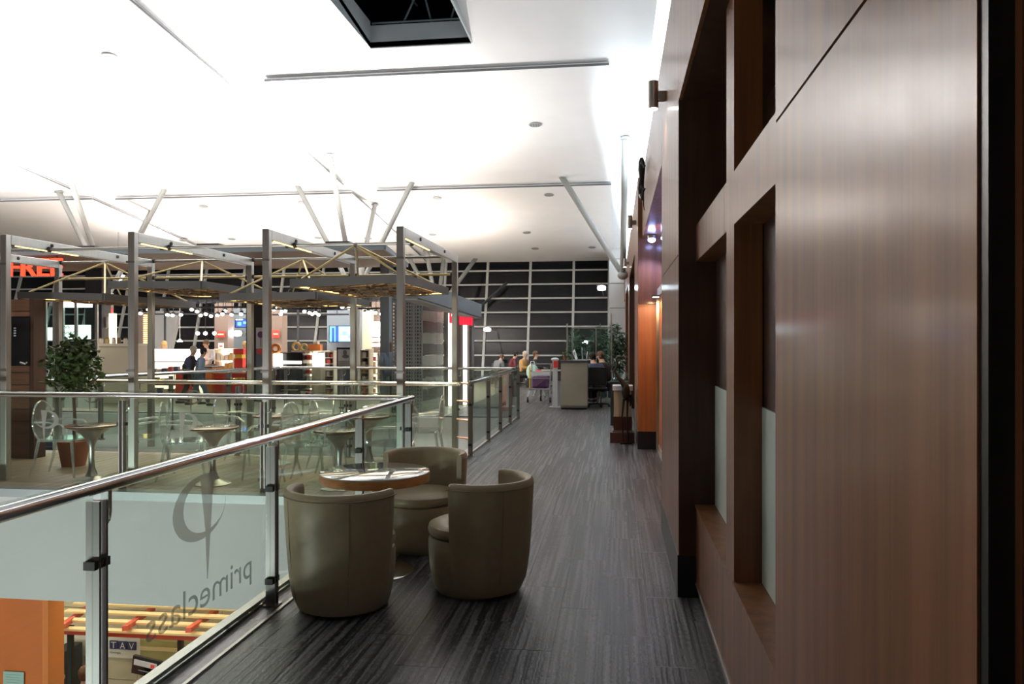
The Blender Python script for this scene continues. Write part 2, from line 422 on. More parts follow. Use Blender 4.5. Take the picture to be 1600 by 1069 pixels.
# ---- right wall: wood columns, bays with inset frames, fascia
SEAM = 2.20; SOF = 3.19; WTOP = 4.12
wr = struct('wall_right', 'walnut veneered wall of columns and recessed bays')
def column(y0, y1, x):
    g = .004
    MB().box(x, y0, .27, 1.0, y1, SEAM - g).build('column_panel', 'walnut', wr)
    MB().box(x, y0, SEAM + g, 1.0, y1, SOF).build('column_panel', 'walnut', wr)
    MB().box(x + .012, y0 + .012, SEAM - g, .98, y1 - .012, SEAM + g).build('seam', 'plinth', wr)
    MB().box(x - .006, y0 - .006, 0, 1.0, y1 + .006, .27).build('plinth', 'plinth', wr)
column(.92, 2.01, .40); column(5.04, 6.84, .40); column(11.80, 13.9, .335); column(18.8, 20.9, .33); column(25.8, 28.0, .33)
def fascia(y0, y1, x):
    MB().box(x, y0 + .002, SOF, 1.0, y1 - .002, WTOP).build('fascia_panel', 'walnut', wr)
ys = [-1.5, 1.0, 5.04, 6.84, 11.8, 13.9, 18.8, 20.9, 25.8, 31.2]
for a, b in zip(ys, ys[1:]): fascia(a, b, .40 if a < 11 else .335)
# near bay (behind the near column), far jamb side is dark wood
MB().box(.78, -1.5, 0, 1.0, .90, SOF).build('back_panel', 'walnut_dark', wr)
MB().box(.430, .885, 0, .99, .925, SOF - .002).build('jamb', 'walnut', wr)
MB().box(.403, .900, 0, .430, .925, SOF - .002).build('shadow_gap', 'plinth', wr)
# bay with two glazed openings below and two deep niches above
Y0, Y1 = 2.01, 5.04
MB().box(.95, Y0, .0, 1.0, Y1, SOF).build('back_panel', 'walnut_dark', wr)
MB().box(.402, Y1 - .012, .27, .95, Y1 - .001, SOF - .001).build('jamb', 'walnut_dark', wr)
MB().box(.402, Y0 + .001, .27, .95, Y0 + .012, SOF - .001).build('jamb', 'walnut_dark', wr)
MB().box(.51, Y0, .10, .66, Y1 - .012, .585).build('sill_panel', 'walnut', wr)
MB().box(.502, Y0, .585, .67, Y1 - .012, .60).build('sill_board', 'walnut', wr)
MB().box(.525, Y0, 0, .66, Y1 - .012, .085).build('skirting', 'skirting', wr)
MB().box(.505, Y0, .085, .525, Y1 - .012, .10).build('skirting_bead', 'kick_metal', wr)
MB().box(.51, Y0, 2.155, .95, 3.74, 2.385).build('rail_panel', 'walnut', wr)
MB().box(.51, 3.746, 2.155, .95, Y1 - .012, 2.385).build('rail_panel', 'walnut', wr)
MB().box(.51, 3.44, .60, .63, 3.67, 2.155).build('mullion', 'walnut', wr)
MB().box(.51, 3.44, 2.385, .63, 3.67, SOF).build('mullion', 'walnut', wr)
for a, b in ((Y0, 3.44), (3.67, Y1 - .012)):
    MB().box(.635, a, 1.36, .66, b, 2.155).build('wood_infill', 'walnut_dark', wr)
    MB().box(.628, a, .60, .64, b, 1.36).build('frosted_pane', 'frosted_pane', wr)
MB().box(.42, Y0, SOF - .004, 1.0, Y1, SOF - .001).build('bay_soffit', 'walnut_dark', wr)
# bay lit orange with a door set in it
Y0, Y1 = 6.84, 11.80
MB().box(.95, Y0, 0, 1.0, Y1, SOF).build('back_panel', 'walnut_dark', wr)
MB().box(.338, Y1 - .014, .27, .95, Y1 - .001, SEAM - .004).build('jamb', 'walnut_orange_lit', wr)
MB().box(.338, Y1 - .014, SEAM + .004, .95, Y1 - .001, SOF - .001).build('jamb', 'walnut', wr)
MB().box(.62, Y0, 2.30, .95, Y1 - .014, 2.42).build('door_header', 'panel_white', wr)
MB().box(.60, 11.60, .0, .66, 11.70, 2.30).build('door_post', 'steel', wr)
MB().box(.64, Y0, .1, .70, 11.60, 2.30).build('door_infill', 'walnut_orange_lit', wr)
MB().box(.62, Y0, 0, .70, 11.6, .10).build('skirting', 'kick_metal', wr)
# farther bays
for Y0, Y1 in ((13.9, 18.8), (20.9, 25.8), (28.0, 31.2)):
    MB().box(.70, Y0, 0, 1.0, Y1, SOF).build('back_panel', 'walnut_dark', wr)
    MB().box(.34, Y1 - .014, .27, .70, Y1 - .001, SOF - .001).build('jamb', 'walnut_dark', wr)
    MB().box(.45, Y0 + 2.0, 0, .55, Y0 + 2.2, SOF).build('mullion', 'walnut', wr)
# luminous cove above the wood fascia and the ledge behind it
cv = struct('trim_3', 'long white cove light above the wood wall')
for k in range(16):
    MB().box(.42, -1.5 + k * 2.05, WTOP, .50, -1.5 + (k + 1) * 2.05 - .006, 5.12).build('cove_panel', 'cove_glow', cv)
MB().box(.50, -1.5, WTOP, 2.6, 31.2, WTOP + .05).build('ledge', 'white_paint', cv)
wb = struct('wall_right_upper', 'white upper wall behind the cove')
MB().box(2.6, -1.5, 4.0, 2.7, 33.5, 8.7).build('panel', 'white_paint', wb)

# ---- roof
ce = struct('ceiling', 'white arched hall ceiling of large panels')
def sheet(name, m, x0, x1, y0, y1, drop, thick, parent, n=None):
    n = n or max(2, int((y1 - y0) / .9)); v = []; f = []
    for i in range(n + 1):
        y = y0 + (y1 - y0) * i / n; z = zc(y) - drop
        v += [(x0, y, z), (x1, y, z), (x0, y, z + thick), (x1, y, z + thick)]
    for i in range(n):
        a = 4 * i; b = a + 4
        f += [(a, b, b + 1, a + 1), (a + 2, a + 3, b + 3, b + 2), (a, a + 2, b + 2, b), (a + 1, b + 1, b + 3, a + 3)]
    f += [(0, 1, 3, 2), (4 * n, 4 * n + 2, 4 * n + 3, 4 * n + 1)]
    o = MB().add(v, f).build(name, m, parent, smooth=True); return o
HX0, HX1, HY0, HY1 = -4.66, -2.70, 10.2, 14.22                # open hatch
sheet('roof_skin', 'ceiling_base', -30, HX0, -2, 33.6, 0, .10, ce)
sheet('roof_skin', 'ceiling_base', HX1, 2.7, -2, 33.6, 0, .10, ce)
sheet('roof_skin', 'ceiling_base', HX0, HX1, -2, HY0, 0, .10, ce)
sheet('roof_skin', 'ceiling_base', HX0, HX1, HY1, 33.6, 0, .10, ce)
XB = [(-32.6, -25.0), (-24.2, -16.85), (-16.1, -8.12), (-7.28, -.13)]
rows = {0: [(-2, 22.0), (22.9, 32.6)], 1: [(-2, 21.9), (22.9, 32.6)], 2: [(-2, 22.2), (23.0, 32.6)], 3: [(15.22, 22.3), (22.85, 32.6)]}
for k, (a, b) in enumerate(XB):
    for y0, y1 in rows[k]:
        sheet('ceiling_panel', 'ceiling_white', max(a, -30), b, y0, y1, .10, .07, ce)
        if y0 > 0:
            z = zc(y0) - .105
            MB().box(max(a, -30), y0 - .02, z, b, y0 - .006, z + .045).build('edge_shade', 'edge_grey', ce)  # grey strip drawn for the shadow gap at the panel edge
        v = []
        MBx = MB()
        n = 12
        for i in range(n):
            ya, yb = y0 + (y1 - y0) * i / n, y0 + (y1 - y0) * (i + 1) / n
            MBx.bar((b + .012, ya, zc(ya) - .08), (b + .012, yb, zc(yb) - .08), .015, .035)
        if k < 3: MBx.build('edge_shade', 'edge_grey', ce)  # same drawn shade line along the panel side
# hatch frame and the dark roof space with its truss
hz = zc(HY1)
h = struct('trim_4', 'open ceiling hatch showing dark roof trusses')
MB().box(HX0, HY1, hz - .02, HX1, HY1 + .03, hz + .42).build('hatch_side', 'hatch_grey', h)
MB().box(HX0 - .03, HY0, zc(HY1) - .0, HX0, HY1, hz + .50).build('hatch_side', 'hatch_grey', h)
MB().box(HX1, HY0, zc(HY1), HX1 + .03, HY1, hz + .50).build('hatch_side', 'hatch_grey', h)
MB().box(HX0 - 1.5, HY0 - 1, hz + 2.2, HX1 + 1.5, HY1 + 3.5, hz + 2.25).build('roof_deck', 'void_black', h)
for q in range(11):
    MB().box(HX0 - 1.4, HY0 + q * .6, hz + 2.05, HX1 + 1.4, HY0 + q * .6 + .16, hz + 2.2).build('purlin', 'truss_grey', h)
MB().box(HX0 - 1.5, HY1 + 3.4, hz + .1, HX1 + 1.5, HY1 + 3.5, hz + 2.2).build('roof_back', 'void_black', h)
for p, q in (((HX0, HY1 + .1, hz + .5), (HX1, HY1 + .1, hz + .5)), ((-4.1, HY1 + .2, hz + .45), (-3.3, HY1 + .2, hz + 2.1)), ((-3.15, HY1 + .2, hz + .45), (-2.7, HY1 + .3, hz + 2.1)),
             ((-4.5, HY0 + 1, hz + 1.2), (-4.0, HY1 + 1, hz + 1.2)), ((-5, HY1 - 1.2, hz + 1.6), (-2, HY1 - 1.2, hz + 1.6)), ((-3.5, HY1 + .25, hz + .45), (-3.9, HY1 + .25, hz + 2.0))):
    MB().tube([p, q], .022, 8).build('truss_bar', 'truss_grey', h)
# enclosing back parts of the hall, behind and left of the viewer
bw = struct('wall_back', 'brown wall closing the hall behind the viewer')
MB().box(-30, -2.1, -5, 2.7, -2.0, 8.7).build('panel', 'shop_brown', bw)
lw = struct('wall_left', 'white wall closing the hall far to the left')
MB().box(-30.1, -2, -5, -30, 33, 8.7).build('panel', 'white_paint', lw)

# ---- glazed facade, leaning outwards
def FY(z): return 31.45 + .30 * z
wi = struct('window_1', 'tall night-dark glazed facade with pale grid of mullions')
FX = [-1.77 - 1.86 * k for k in range(-1, 17)]; FX[0] = -.28
TZ = [.42 + .605 * k for k in range(8)]
ZT = 5.25
for x in FX:
    MB().bar((x, FY(0), 0), (x, FY(ZT), ZT), .10, .14, up=(0, 1, 0)).build('mullion', 'facade_frame', wi)
pane = {}
for i in range(len(FX) - 1):
    x0, x1 = FX[i + 1], FX[i]
    for z in TZ:
        MB().bar((x0 + .05, FY(z), z), (x1 - .05, FY(z), z), .09, .065).build('transom', 'facade_frame', wi)
    for a, b in zip([0] + TZ, TZ + [ZT]):
        MB().add([(x0, FY(a) + .03, a), (x1, FY(a) + .03, a), (x1, FY(b) + .03, b), (x0, FY(b) + .03, b),
                  (x0, FY(a) + .05, a), (x1, FY(a) + .05, a), (x1, FY(b) + .05, b), (x0, FY(b) + .05, b)],
                 [(0, 1, 2, 3), (7, 6, 5, 4), (0, 4, 5, 1), (1, 5, 6, 2), (2, 6, 7, 3), (3, 7, 4, 0)]).build('pane', 'facade_pane', wi)
for x in (-4.6, -8.4, -14.0):                                   # braces seen behind the glass line
    MB().tube([(x, FY(4.1) - .3, 4.1), (x - 1.6, FY(2.6) - .3, 2.6)], .06, 8).build('brace', 'dark_column', wi)
we = struct('wall_end', 'white panelled pier at the end of the wood wall')
for k in range(6):
    MB().box(-.26, 30.9, k * .98 + .02, .40, 31.5, (k + 1) * .98 - .02).build('pier_panel', 'panel_white', we)
MB().box(-.24, 30.93, 0, .38, 31.45, 5.9).build('pier_core', 'shop_grey', we)
MB().box(.36, 31.0, 0, 2.7, 31.4, 8.0).build('end_panel', 'white_paint', we)

# ---- lower hall
lf = struct('floor_lower', 'stone floor of the lower hall')
MB().box(-30, -2, -5.1, 2, 20, -5.0).build('slab', 'hall_floor', lf)
lb = struct('wall_lower_back', 'beige panelled back wall of the lower check-in hall')
for r_ in range(6):
    for c_ in range(7):
        x0 = -13.2 + c_ * 1.6
        MB().box(x0 + .004, 12.6, -5 + r_ * .62 + .006, x0 + 1.596, 12.7, -5 + (r_ + 1) * .62 - .006).build('wall_panel', 'hall_beige', lb)
MB().box(-13.3, 12.7, -5, -2.2, 12.8, -1.2).build('backing', 'hall_olive', lb)
# ================================================================== THINGS NEAR THE CAMERA
# ---- logo with a bowl and a long tapering stem; u right, v up, stem 0.55 long
def logo_shapes(k=1.0):
    stem = [(-.062, .006), (.066, 0), (.018, -.30), (.004, -.55), (-.004, -.55), (-.030, -.30)]
    out, inn = [], []
    for i in range(25):
        t = i / 24; a = math.radians(100 - 292 * t)
        w = .085 * math.sin(PI * min(1, t * 1.02 + .10)) ** 1.1 + .004
        ru, rv = .235, .165
        c, s_ = math.cos(a), math.sin(a)
        out.append((.06 + ru * c, -.165 + rv * s_)); inn.append((.06 + (ru - w) * c, -.165 + (rv - w * .62) * s_))
    return [(u * k, v * k) for u, v in stem], [(u * k, v * k) for u, v in out], [(u * k, v * k) for u, v in inn]
def logo(parent, f, k=1.0, m='logo_film'):
    st, ou, inn = logo_shapes(k)
    b = MB(); n = len(ou)
    b.add([f(u, v) for u, v in st], [tuple(range(len(st)))])
    b.add([f(u, v) for u, v in ou] + [f(u, v) for u, v in inn], [(i, i + 1, n + i + 1, n + i) for i in range(n - 1)])
    return b.build('logo', m, parent)

def rail_post(parent, x, y, ax, h=1.0, base=0.0):           # ax: unit vector along the railing
    a = Vector((ax[0], ax[1], 0)); nrm = Vector((-a.y, a.x, 0))
    P = lambda u, w, z: Vector((x, y, z)) + a * u + nrm * w
    p = MB()
    p.bar(P(0, -.022, base), P(0, -.022, h - .055), .014, .07, up=a) if False else p.bar(P(-.022, 0, base), P(-.022, 0, h - .055), .012, .06, up=nrm)
    p.bar(P(.022, 0, base), P(.022, 0, h - .055), .012, .06, up=nrm)
    o = p.build('post', 'rail_steel', parent)
    MB().bar(P(-.05, 0, h * .70), P(.05, 0, h * .70), .05, .035).build('clamp', 'black_rubber', o)
    MB().bar(P(-.05, 0, .16), P(.05, 0, .16), .05, .035).build('clamp', 'black_rubber', o)
    # bent rod that carries the handrail
    MB().tube([P(.02, 0, h - .16), P(.055, 0, h - .165), P(.075, 0, h - .15), P(.082, 0, h - .12), P(.082, 0, h - .02)], .008, 8).build('bracket', 'chrome', o, smooth=True)
    MB().bar(P(-.045, 0, .0 + base), P(.045, 0, base), .09, .02).build('foot_plate', 'steel_dark', o)
    return o
def railing(label, p, q, posts, h=1.045, glass_top=1.10, logos=(), flip=False, group=None, r=.030, ext=(0, 0), k=.62, film='logo_film_far'):
    """posts are distances from p along p->q"""
    p, q = Vector((*p, 0)), Vector((*q, 0)); d = (q - p); L = d.length; a = d / L; nrm = Vector((-a.y, a.x, 0))
    t = thing('glass_railing', label, 'railing', (p.x, p.y, 0), 0, group)
    W = lambda s, z, w=0: a * s + Vector((0, 0, z)) + nrm * w
    for s in posts: 
        c = a * s; rail_post(t, c.x, c.y, (a.x, a.y), h)
    MB().tube([W(-ext[0], h), W(L + ext[1], h)], r, 14).build('handrail', 'chrome', t, smooth=True)
    ss = sorted(set([0.0 if posts[0] > .4 else posts[0]] + list(posts) + ([L] if L - posts[-1] > .4 else [])))
    for s0, s1 in zip(ss, ss[1:]):
        b = MB()
        v = [W(s0 + .03, .06, -.005), W(s1 - .03, .06, -.005), W(s1 - .03, glass_top, -.005), W(s0 + .03, glass_top, -.005),
             W(s0 + .03, .06, .005), W(s1 - .03, .06, .005), W(s1 - .03, glass_top, .005), W(s0 + .03, glass_top, .005)]
        b.add(v, [(0, 1, 2, 3), (7, 6, 5, 4), (0, 4, 5, 1), (1, 5, 6, 2), (2, 6, 7, 3), (3, 7, 4, 0)])
        g = b.build('glass_pane', 'rail_glass', t)
    for s, z in logos:
        sg = -1 if flip else 1
        logo(t, lambda u, v, s=s, z=z: W(s + sg * u, z + v, -.008), k, film)
    return t
# near railing beside the camera, with the mirrored lettering
nr = railing('glass railing with long polished handrail beside the tub chairs', (XR, -.9), (XR, 7.80), [.62, 2.2, 3.81, 5.44, 7.09, 8.62], glass_top=1.085, ext=(0, .06))
logo(nr, lambda u, v: Vector((.008, 3.76 + .9 - u * 1.08, .955 + v)), 1.0)
letters('lettering', 'primeclass', 'logo_film_dark', nr, lambda u, v: Vector((.008, 4.25 + .9 - u, .225 + v)), width=1.02, height=.185)
# railing between void and terrace
cr = railing('glass railing in front of the terrace tables', (-12.6, 7.80), (-2.10, 7.80), [.75, 2.37, 3.99, 5.61, 7.22, 8.86, 10.42],
             logos=[(6.28, .87), (7.93, .87), (4.7, .87), (9.55, .87)], k=.62)
rr = railing('glass railing along the back of the terrace', (-12.6, 10.42), (-2.12, 10.42), [.75, 2.37, 3.99, 5.61, 7.22, 8.86],
             logos=[(4.9, .93), (6.5, .93), (8.2, .93)], k=.62)
fr = railing('glass railing running beside the corridor beyond the ladder post', (-2.06, 10.78), (-2.06, 16.30), [.03, 1.60, 2.92, 4.2, 5.46], r=.028)
kr = railing('glass railing across the far side of the second void', (-7.4, 16.32), (-2.12, 16.32), [.1, 1.4, 2.7, 4.0],
             logos=[(3.35, .86), (4.85, .86)], k=.7)
sr = railing('glass railing slanting in front of the sweets counter', (-8.55, 11.7), (-7.42, 16.25), [.1, 1.6, 3.1, 4.5])
# rungs between the last portal post and the railing
lad = thing('rung_ladder', 'short ladder of copper coloured rungs between two corner posts', 'rungs', (-2.30, 11.03, 0))
for z in (.24, .50, .77, 1.03):
    MB().tube([(0, 0, z), (.12, -.11, z), (.225, -.20, z)], .016, 8).build('rung', 'copper_pipe', lad)

# ---- tub chairs
def tub_chair(label, loc, face):
    t = thing('tub_chair', label, 'chair', loc, math.atan2(face[1], face[0]) - PI / 2)
    # base drum, slightly wider in the middle
    MB().lathe([(.245, .0), (.262, .02), (.278, .06), (.296, .16), (.306, .27), (.306, .335), (.298, .362), (.27, .375)], 40, (0, .05, 0)).build('base', 'leather', t, smooth=True)
    MB().lathe([(.20, .36), (.275, .365), (.300, .385), (.306, .41), (.298, .437), (.265, .452), (.15, .46), (.0005, .462)], 40, (0, .055, 0)).build('seat', 'leather', t, smooth=True)
    # wrap-round back
    A = math.radians(97); n = 44
    prof = [(.268, .03), (.300, .10), (.322, .24), (.336, .42), (.346, .60), (.350, .715), (.345, .738), (.332, .750), (.312, .750), (.298, .740),
            (.290, .715), (.288, .60), (.290, .46), (.292, .36), (.262, .10), (.250, .03)]
    v, f = [], []; m = len(prof)
    for i in range(n + 1):
        a = -PI / 2 - A + 2 * A * i / n
        e = min(i, n - i); sh = {0: .72, 1: .93}.get(e, 1.0)
        ang = a
        for r, z in prof:
            mid = .302 if z > .4 else .285
            rr_ = mid + (r - mid) * sh
            zz = z if z < .7 else z - (1 - sh) * .02
            v.append((rr_ * math.cos(ang), rr_ * math.sin(ang), zz))
    for i in range(n):
        for k in range(m): f.append((i * m + k, i * m + (k + 1) % m, (i + 1) * m + (k + 1) % m, (i + 1) * m + k))
    f += [tuple(range(m))[::-1], tuple(n * m + k for k in range(m))]
    bk = MB().add(v, f).build('backrest', 'leather', t, smooth=True)
    pip = []
    for i in range(n + 1):
        a = -PI / 2 - A + 2 * A * i / n; pip.append((.3515 * math.cos(a), .3515 * math.sin(a), .712))
    MB().tube(pip, .0035, 6).build('piping', 'leather_piping', bk, smooth=True)
    for s in (-1, 1):
        a = -PI / 2 + s * .62
        MB().tube([(.349 * math.cos(a), .349 * math.sin(a), .70), (.338 * math.cos(a), .338 * math.sin(a), .42), (.303 * math.cos(a), .303 * math.sin(a), .10)], .003, 5).build('seam', 'leather_piping', bk)
    MB().lathe([(.22, -.0), (.235, .004), (.235, .018)], 24, (0, .03, 0)).build('glide', 'black_rubber', t)
    return t
tub_chair('beige leather tub chair with its back against the glass railing post', (-1.68, 4.58, 0), (.16, .98))
tub_chair('beige leather tub chair beside the open walkway, turned side on', (-.885, 5.02, 0), (-.93, .36))
tub_chair('beige leather tub chair across the round table, open side showing', (-1.53, 6.03, 0), (-.12, -.99))
t = thing('round_table', 'round cafe table with amber wood rim and reflective glass top', 'table', (-1.70, 5.30, 0))
MB().lathe([(.375, .648), (.388, .652), (.388, .705), (.385, .710)], 64).build('rim', 'amber_wood', t, smooth=True)
MB().lathe([(.380, .7102), (.387, .7112), (.387, .717), (.383, .719), (.0005, .7192)], 64).build('glass_top', 'table_glass', t, smooth=True)
MB().lathe([(.034, .02), (.034, .63), (.12, .648)], 24).build('pedestal', 'chrome', t, smooth=True)
MB().lathe([(.275, 0), (.275, .012), (.26, .018), (.05, .026), (.036, .05)], 48).build('foot_disc', 'chrome', t, smooth=True)

# ---- sconces, lizard, alcove lamps on the wood wall
def sconce(y, x, label, z=3.62):
    t = thing('wall_sconce', label, 'wall lamp', (x, y, z), 0, 'cylinder sconces on the wood wall')
    MB().tube([(-.10, 0, -.10), (-.10, 0, .12)], .042, 20).build('cylinder', 'steel', t, smooth=True)
    MB().box(-.062, -.03, -.035, 0, .03, .035).build('arm', 'steel_dark', t)
    MB().tube([(-.10, 0, -.104), (-.10, 0, -.101)], .034, 16).build('lens', 'lamp_glow', t)
    spot('sconce_lamp', (x - .10, y, z - .12), (.12, 0, -1), 14, 1.5, (1, .93, .86), .03)
sconce(6.30, .40, 'steel cylinder sconce above the walnut column with the seam near the frosted panes')
sconce(13.0, .335, 'small steel cylinder sconce past the blue-lit bay')
sconce(19.8, .335, 'tiny steel cylinder sconce nearest the white end pier')
li = thing('lizard_ornament', 'dark lizard-shaped ornament fixed to the wood fascia', 'ornament', (.39, 10.3, 3.55))
MB().tube([(-.05, 0, .52), (-.05, .02, .46), (-.05, 0, .36), (-.05, -.04, .24), (-.06, .03, .12), (-.06, .0, .0)], [.02, .045, .05, .035, .045, .03], 10).build('body', 'bronze', li, smooth=True)
MB().tube([(-.06, .0, .02), (-.05, -.14, -.05), (-.04, -.18, .06), (-.03, -.10, .10), (-.03, -.09, -.14), (-.02, -.16, -.20)], [.03, .022, .016, .012, .01, .006], 8).build('tail', 'bronze', li, smooth=True)
for z, s in ((.42, 1), (.40, -1), (.12, 1), (.10, -1)):
    MB().tube([(-.05, 0, z), (-.06, .12 * s, z + .03), (-.02, .16 * s, z - .05), (-.01, .20 * s, z - .03)], [.018, .015, .012, .008], 8).build('leg', 'bronze', li, smooth=True)
for k, (x, y) in enumerate(((.52, 11.35), (.70, 11.2))):
    t = thing('alcove_lamp', ['blue-white spot lamp under the soffit of the orange bay, at its outer edge', 'blue-white spot lamp under the soffit of the orange bay, deeper inside'][k], 'lamp', (x, y, SOF - .01), 0, 'spot lamps in the orange bay')
    MB().lathe([(.05, -.05), (.062, -.04), (.062, 0)], 16).build('housing', 'steel', t)
    MB().blob((0, 0, -.065), .055, .055, .04).build('lens', 'blue_glow', t, smooth=True)
    spot('alcove_beam', (x, y, SOF - .14), (-.1, .3, -1), 30, 1.9, (.45, .48, 1), .03)
ol = thing('downlight', 'small warm lamp below the white door header in the orange bay', 'lamp', (.56, 11.0, 2.29))
MB().box(-.05, -.05, -.03, .05, .05, .0).build('housing', 'steel_dark', ol)
MB().box(-.04, -.04, -.034, .04, .04, -.031).build('lens', 'lamp_glow', ol)
spot('orange_beam', (.56, 11.0, 2.24), (0, .55, -1), 32, 2.2, (1, .62, .30), .03, .3)
spot('amber_beam', (.60, 10.6, 2.9), (.1, .2, 1), 8, 2.2, (1, .45, .10), .03)

# ---- floodlight fixtures that carry the big uplights
for k, (x, y) in enumerate(UPLIGHTS):
    t = thing('floodlight', 'upward floodlight standing on the shop roof', 'floodlight', (x, y, 3.85), 0, 'floodlights on the shop roof')
    MB().box(-.28, -.20, .02, .28, .20, .10).build('housing', 'dark_column', t)
    MB().box(-.05, -.16, -.08, .05, .16, .03).build('bracket', 'steel_dark', t)
for k, y in enumerate(LEDGE):
    t = thing('floodlight', 'upward floodlight standing on the ledge behind the cove', 'floodlight', (.75, y, WTOP + .05), 0, 'floodlights on the wall ledge')
    MB().box(-.2, -.2, .10, .22, .2, .20).build('housing', 'dark_column', t)
    MB().box(-.05, -.16, 0, .05, .16, .12).build('bracket', 'steel_dark', t)

for x, y in MASTS:
    t = thing('floodlight', 'upward floodlight on a mast behind the shop', 'floodlight', (x, y, 0), 0, 'floodlights on masts behind the shop')
    MB().box(-.28, -.20, 3.10, .28, .20, 3.20).build('housing', 'dark_column', t)
    MB().tube([(0, 0, 0), (0, 0, 3.10)], .04, 10).build('mast', 'dark_column', t)
for x in (-4.5, -8.0, -11.5):  # housings for the added unseen lights behind the viewer
    t = thing('added_wall_light', 'long added luminaire behind the viewer that lights the slab edge', 'luminaire', (x, HALLY, -3.15), 0, 'added luminaires behind the viewer')
    MB().box(-.85, -.24, 0, .85, .08, .5).build('housing', 'panel_white', t)
    MB().box(-.8, .08, .03, .8, .09, .47).build('diffuser', 'paper', t)
# ---- recessed fittings in the ceiling
CL = [(172, 87), (157, 225), (356, 216), (612, 205), (836, 194), (318, 322), (473, 316), (683, 309), (858, 304), (823, 363), (362, 373), (497, 371), (676, 366), (286, 375), (575, 372), (836, 388), (925, 386)]
for px, py in CL:
    c = onceil(px, py, .10); sl = -(.07 + .002 * c.y)
    wh = ('far row of ceiling panels, near the facade' if c.y > 22.6 else 'middle row of ceiling panels') + (', corridor side' if c.x > -8 else ', shop side')
    t = thing('recessed_downlight', 'small round recessed fitting in the ' + wh, 'downlight', (c.x, c.y, c.z + .002), 0, 'recessed fittings: ' + wh)
    t.rotation_euler = (math.atan(sl), 0, 0)
    MB().lathe([(.135, -.03), (.15, -.022), (.15, -.012), (.13, -.012)], 24).build('ring', 'shop_grey', t)
    for s in range(4):
        MB().box(-.105 + s * .06, -.08, -.032, -.08 + s * .06, .08, -.012).build('louvre', 'edge_grey', t)
# ---- steel portal frames of the terrace
PX = [-7.15, -5.52, -3.89, -2.34]
def portal(x, label, front=True, xb=None):
    xb = xb if xb is not None else x
    t = thing('portal_frame', label, 'frame', (x, 8.20, 0), 0, 'steel portal frames over the terrace')
    H = 2.90; w = .080
    MB().bar((0, 0, 0), (0, 0, H), w, w, up=(0, 1, 0)).build('post', 'steel', t, bevel=.006)
    MB().bar((xb - x, 2.87, 0), (xb - x, 2.87, H), w, w, up=(0, 1, 0)).build('post', 'steel', t, bevel=.006)
    MB().bar((0, .04, H - .058), (xb - x, 2.83, H - .058), w, .115).build('beam', 'steel', t, bevel=.006)
    for y in (.7, 2.0):
        MB().tube([(.036 + (xb - x) * y / 2.87, y, H - .047), (.050 + (xb - x) * y / 2.87, y, H - .047)], .022, 12).build('bolt_cover', 'black_rubber', t)
    MB().bar((.024, .12, H - .121), (.024, 1.2, H - .121), .014, .010).build('light_strip', 'warm_led', t)
    for z in (1.3, 2.55):
        MB().box(-.052, -.056, z - .012, .052, -.048, z + .012).build('weld_band', 'steel_dark', t)
    return t
portal(-8.73, 'steel portal frame by the dark wood kiosk')
portal(PX[0], 'steel portal frame with the ficus growing inside')
portal(PX[1], 'steel portal frame between the ficus and the middle tables')
portal(PX[2], 'steel portal frame behind the mirrored lettering')
portal(PX[3], 'steel portal frame at the walkway end, next to the ladder rungs')
for k, (a, b, n) in enumerate(((-8.73, -7.15, 'by the dark wood kiosk'), (-7.15, -5.52, 'above the ficus'), (-5.52, -3.89, 'above the middle terrace table'), (-3.89, -2.34, 'at the walkway end'))):
    for y, z, w_ in ((8.85, 2.80, 'front'), (11.07, 2.88, 'upper rear'), (11.07, 2.62, 'lower rear')):
        t = thing('tie_rod', '%s steel tie rod between portal frames %s' % (w_, n), 'rod', (a, y, z), 0, 'tie rods between the portals')
        MB().tube([(.05, 0, 0), (b - a - .05, 0, 0)], .018, 8).build('rod', 'steel_dark' if w_ != 'lower rear' else 'rod_gold', t)
        for s in (.05, b - a - .05):
            MB().tube([(s - .015, 0, 0), (s + .015, 0, 0)], .034, 10).build('collar', 'black_rubber', t)

